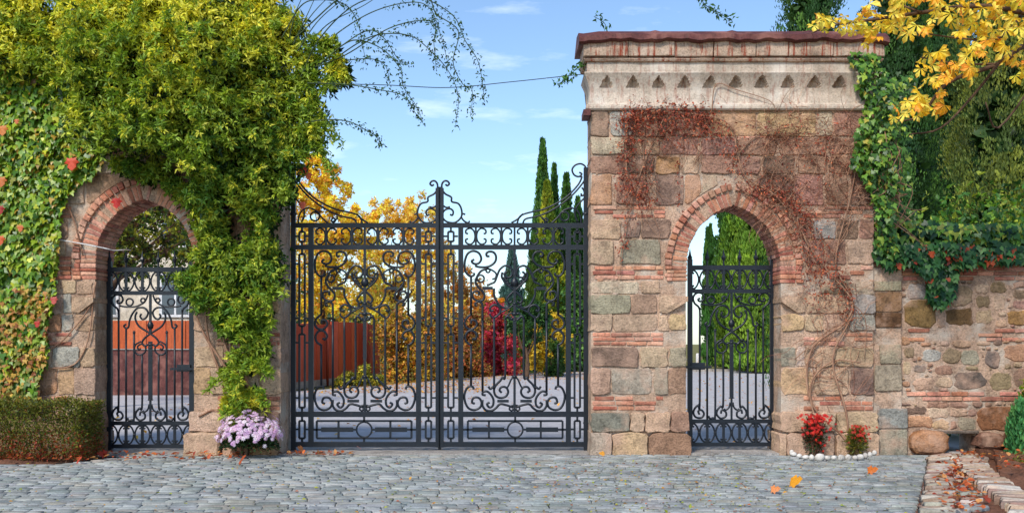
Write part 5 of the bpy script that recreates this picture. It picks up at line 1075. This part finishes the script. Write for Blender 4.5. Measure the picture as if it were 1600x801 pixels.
# white pebbles round the planting
PB = [(1240, 713), (1249, 716), (1259, 718), (1268, 719), (1281, 719), (1292, 719), (1303, 719), (1314, 719), (1325, 719), (1336, 719), (1344, 718), (1352, 716), (1359, 714), (1366, 711), (1237, 708)]
PL = ['first white pebble at the left end of the ring', 'second white pebble from the left end', 'white pebble below the left flank of the red shrub', 'white pebble beside the biggest pebble of the ring, to its left', 'biggest white pebble, under the vivid red shrub', 'white pebble just right of the biggest one', 'white pebble left of the middle of the ring', 'white pebble at the middle of the ring', 'white pebble right of the middle of the ring', 'white pebble below the creeper stem', 'white pebble below the olive shrub', 'fourth white pebble from the right end', 'third white pebble from the right end', 'last white pebble at the right end, by the wall corner', 'white pebble set back against the arch jamb at the ring start']
for (x, y), lab in zip(PB, PL):
    Yd = 1.6 * 1540 / (y - 536 + 3) - 14; Yd = min(-.14, max(-.8, Yd)); c = P(x, 0, Yd); rx, ry, rz = U(.034, .062), U(.03, .05), U(.03, .052)
    if 'biggest white' in lab: rx, ry, rz = .075, .06, .06
    v = []; f = []; n = 8
    for j in range(1, 5):
        ph = math.pi * j / 5
        for i in range(n): a = 2 * math.pi * i / n; k = 1 + U(-.16, .16); v.append((c.x + rx * k * math.sin(ph) * math.cos(a), Yd + ry * k * math.sin(ph) * math.sin(a), .065 + rz * math.cos(ph)))
    for j in range(3):
        for i in range(n): f.append((j * n + i, (j + 1) * n + i, (j + 1) * n + (i + 1) % n, j * n + (i + 1) % n))
    v += [(c.x, Yd, .065 + rz), (c.x, Yd, .065 - rz)]; f += [(32, i, (i + 1) % n) for i in range(n)] + [(33, 24 + (i + 1) % n, 24 + i) for i in range(n)]
    tag(mesh('white_pebble', v, f, M['pebble'], smooth=True), lab, 'pebble', 'white pebbles edging the planting')
# fallen leaves: the big ones singly, the small litter as stuff
FL = [(1234, 757, .2, (236, 160, 40), 'largest golden fallen leaf on the setts before the right arch'), (1355, 738, .15, (206, 110, 40), 'brown-orange fallen leaf near the right end of the pebbles'), (1204, 768, .12, (226, 140, 80), 'pale orange fallen leaf lower left of the golden one'), (1162, 762, .09, (196, 120, 70), 'thin tan fallen leaf left of the golden one'),
      (168, 712, .16, (206, 70, 50), 'red fallen leaf by the foot of the left gate post'), (122, 722, .13, (200, 80, 60), 'red fallen leaf in front of the clipped hedge'), (474, 704, .13, (206, 130, 80), 'orange fallen leaf at the left end of the gate threshold'), (562, 702, .09, (216, 150, 150), 'pinkish fallen leaf on the gate threshold'), (945, 711, .1, (230, 160, 60), 'yellow fallen leaf beside the pier of the tall gatehouse'), (376, 722, .18, (190, 90, 50), 'curled rust leaf under the chrysanthemum bush')]
for x, y, s_, c, lab in FL:
    d_ = (1.6 - .04) * 1540 / (y - 536) - 14; q = P(x, 0, d_); b_ = np.array([[q.x, d_, .065]]); V, F, C = leaf_arrays(T_MAPLE, b_, np.array([[U(-1, 1), -.3, .15]]), np.array([[0, -1, .8]]), [s_ * .9], .9, np.array([lin(c)[:3]]))
    tag(fast_mesh('fallen_leaf', V, F, C, M['leaf']), lab, 'leaf', 'fallen leaves on the paving')
pts = []
for _ in range(1500):
    y = -U(0.1, 1) ** .8 * 6; x = random.gauss(1.6, 1.7) if random.random() < .6 else U(-6.5, 5)
    if x < edge_x(y) - .05: pts.append((x, y, .034 + U(0, .01)))
m = len(pts); lit = fast_mesh('leaf_litter', *leaf_arrays(T_NARROW, np.array(pts), np.column_stack([RNG.normal(size=m), RNG.normal(size=m), RNG.uniform(.0, .3, m)]), np.column_stack([RNG.normal(0, .3, m), RNG.normal(0, .3, m), np.ones(m)]), RNG.uniform(.02, .055, m), .6, cols_from([(176, 176, 50), (150, 160, 50), (206, 150, 60), (180, 100, 60), (120, 120, 50)], m)), M['leaf'])
tag(lit, 'small yellow-green leaf litter and moss scattered in the paving joints', 'leaf litter', kind='stuff')
pts = []
for _ in range(420):
    y = U(-4.9, .1); x = edge_x(y) + .42 + random.gauss(0, .14) + (.2 if y > -.6 else 0); pts.append((x, y, .045 + U(0, .03)))
for _ in range(420): pts.append((U(5.6, 8.5), U(-3, 0), .16 + U(0, .03)))
for _ in range(260): pts.append((U(-7.5, -3.6), U(-1.0, -.3) if random.random() < .7 else U(-.4, -.1), .07))
for _ in range(60): pts.append((U(-3.4, -2.2), U(-.3, .1), .05))
pts = [p for p in pts if not (p[0] > 5.4 and p[2] > .1 and p[0] < edge_x(p[1]) + .9)]
m = len(pts); lit2 = fast_mesh('leaf_litter', *leaf_arrays(T_OVAL, np.array(pts), np.column_stack([RNG.normal(size=m), RNG.normal(size=m), RNG.uniform(.0, .5, m)]), np.column_stack([RNG.normal(0, .4, m), RNG.normal(0, .4, m), np.ones(m)]), RNG.uniform(.04, .09, m), .7, cols_from([(206, 110, 60), (190, 90, 50), (160, 70, 50), (214, 150, 90), (130, 80, 56)], m)), M['leaf'])
tag(lit2, 'rusty fallen leaves drifted in the gutter and on the soil beds', 'leaf litter', kind='stuff')

# ------------------------------------------------------------------ things beyond the gates
fe = thing('board_fence', 'tall orange-red painted board fence behind the left gate leaf', 'fence', (-7.9, 18, -.03))
A, B_ = Vector((-8.4, 16.6)), Vector((-6.1, 31.6)); nb = 18
for i in range(nb):
    a = A + (B_ - A) * (i / nb); b = A + (B_ - A) * ((i + .95) / nb); dz = U(-.02, .02); h0, h1 = 2.32 + (0.14 if i > 9 else 0) + dz, 2.34 + (.14 if i > 9 else 0) + dz; nrm = Vector((-(b - a).y, (b - a).x)).normalized() * (.05 + U(0, .05))
    v = [(a.x, a.y, .22), (b.x, b.y, .22), (b.x, b.y, h1), (a.x, a.y, h0)]; v = v + [(x + nrm.x * 1, y + nrm.y * 1, z) for x, y, z in v]
    mesh('board', v, [(0, 1, 2, 3), (7, 6, 5, 4), (0, 4, 5, 1), (1, 5, 6, 2), (2, 6, 7, 3), (3, 7, 4, 0)], M['board'], fe, jitcol((196, 72, 34) if i > 4 else (160, 50, 34), 16))  # darker red of the first boards paints in the shade on that section
    if i % 6 == 3:
        c = a + Vector((.12, -.05)); add_tube('post', [(c.x, c.y, -.03), (c.x, c.y, 2.5)], .06, M['paint_white'] if i == 3 else M['board'], fe, 6, color=(150, 60, 34))
for i in range(14):
    a = A + (B_ - A) * (i / 14); b = A + (B_ - A) * ((i + .96) / 14); v = [(a.x + .12, a.y, -.03), (b.x + .12, b.y, -.03), (b.x + .1, b.y, .22), (a.x + .1, a.y, .22)]; v = v + [(x - .35, y, z) for x, y, z in v]
    mesh('plinth_stone', v, [(0, 1, 2, 3), (7, 6, 5, 4), (0, 4, 5, 1), (1, 5, 6, 2), (2, 6, 7, 3), (3, 7, 4, 0)], M['stone'], fe, jitcol((186, 160, 140), 10))
gw = thing('painted_wall', 'orange and red-brown stained wall seen through the left arch', 'wall', (-12, 17.2, 0))
for i in range(16):
    x0 = -19 + i * .62; mesh('upper_board', *boxvf(x0, x0 + .6, 17.2 + U(-.02, .02), 17.3, 1.42 + U(-.01, .01), 2.32), M['board'], gw, jitcol((186, 88, 48), 12))
mesh('lower_wall', *boxvf(-19, -9.1, 17.12, 17.6, -.1, 1.40), M['rust'], gw); mesh('ledge', *boxvf(-19, -9.1, 17.08, 17.6, 1.40, 1.43), M['concrete'], gw)
bh = thing('plaster_house', 'pale plaster house with white windows seen through the left arch', 'house', (-14, 20, 0))
mesh('wall', *boxvf(-22, -9.8, 20, 27, -.1, 7), M['plaster'], bh); v = [(-22.4, 19.6, 7), (-9.4, 19.6, 7), (-9.4, 27.4, 7), (-22.4, 27.4, 7), (-19, 23.5, 9.2), (-13, 23.5, 9.2)]
mesh('roof', v, [(0, 1, 5, 4), (1, 2, 5), (2, 3, 4, 5), (3, 0, 4), (3, 2, 1, 0)], M['rust'], bh)
for x in (-19.5, -16.8, -14.1, -11.6):
    for z in (2.5, 4.9):
        fr = mesh('window', *boxvf(x - .55, x + .55, 19.93, 20.0, z, z + 1.5), M['paint_white'], bh); mesh('pane', *boxvf(x - .45, x - .04, 19.915, 19.93, z + .1, z + 1.4), M['glass'], fr); mesh('pane', *boxvf(x + .04, x + .45, 19.915, 19.93, z + .1, z + 1.4), M['glass'], fr)
kb = thing('road_kerb', 'low pale kerb along the far edge of the road in the right arch view', 'kerb', (14, 43, 0))
for i in range(26): mesh('kerb_stone', *boxvf(6 + i * .95, 6.92 + i * .95, 43.4, 43.7, -.03, .1), M['concrete'], kb)
for i, (px, lab) in enumerate(((1090, 'white bollard at the left of the right arch view'), (1147, 'white bollard at the centre of the right arch view'), (1165, 'white bollard right of centre in the right arch view'))):
    c = P(px, 0, 44); v, f = tube([(c.x, 44, -.05), (c.x, 44, .7), (c.x, 44, .95), (c.x, 44, 1.02)], lambda t: .1 if t < .7 else .06, 8); tag(mesh('white_bollard', v, f, M['paint_white']), lab, 'bollard', 'white bollards by the far road')
pts = []
for _ in range(5200):
    t = random.random(); q = (U(-6.4, -1), U(18, 33)) if t < .35 else ((U(-1, 6), U(30, 45)) if t < .6 else (U(-9, 20), U(1, 42)))
    pts.append((q[0], q[1], -.015))
m = len(pts); lit3 = fast_mesh('leaf_litter', *leaf_arrays(T_NARROW, np.array(pts), np.column_stack([RNG.normal(size=m), RNG.normal(size=m), RNG.uniform(.0, .4, m)]), np.column_stack([RNG.normal(0, .4, m), RNG.normal(0, .4, m), np.ones(m)]), RNG.uniform(.05, .12, m), .7, cols_from([(226, 160, 60), (200, 120, 60), (170, 110, 70), (220, 180, 90)], m)), M['leaf'])
tag(lit3, 'yellow and brown fallen leaves blown over the road behind the gates', 'leaf litter', kind='stuff')
# far tree belt and hills
for j, (x0, x1, Yf, h) in enumerate(((-60, -11, 75, 9), (-9, 1, 100, 5), (17, 75, 62, 12), (2.5, 12, 95, 8))):
    m = int((x1 - x0) * h * 26); p = np.column_stack([RNG.uniform(x0, x1, m), RNG.uniform(Yf, Yf + 6, m), h * RNG.uniform(0, 1, m) ** .9]); top_ = h * (.72 + .16 * np.sin(p[:, 0] * .9) + .12 * np.sin(p[:, 0] * 2.3 + 1)); p[:, 2] *= top_ / h
    o = fast_mesh('distant_wood', *leaf_arrays(T_NARROW, p, rdir(m) + np.array((0, 0, .5)), rdir(m) + np.array((0, -1, .3)), RNG.uniform(.4, .9, m), .6, cols_from([(70, 96, 52), (110, 116, 60), (160, 128, 60), (56, 80, 50)], m)), M['leaf'])
    tag(o, ['distant autumn wood beyond the left arch and fence', 'distant wood beyond the middle of the gate', 'distant wood beyond the low right wall', 'distant wood behind the far cypresses'][j], 'wood', kind='stuff')
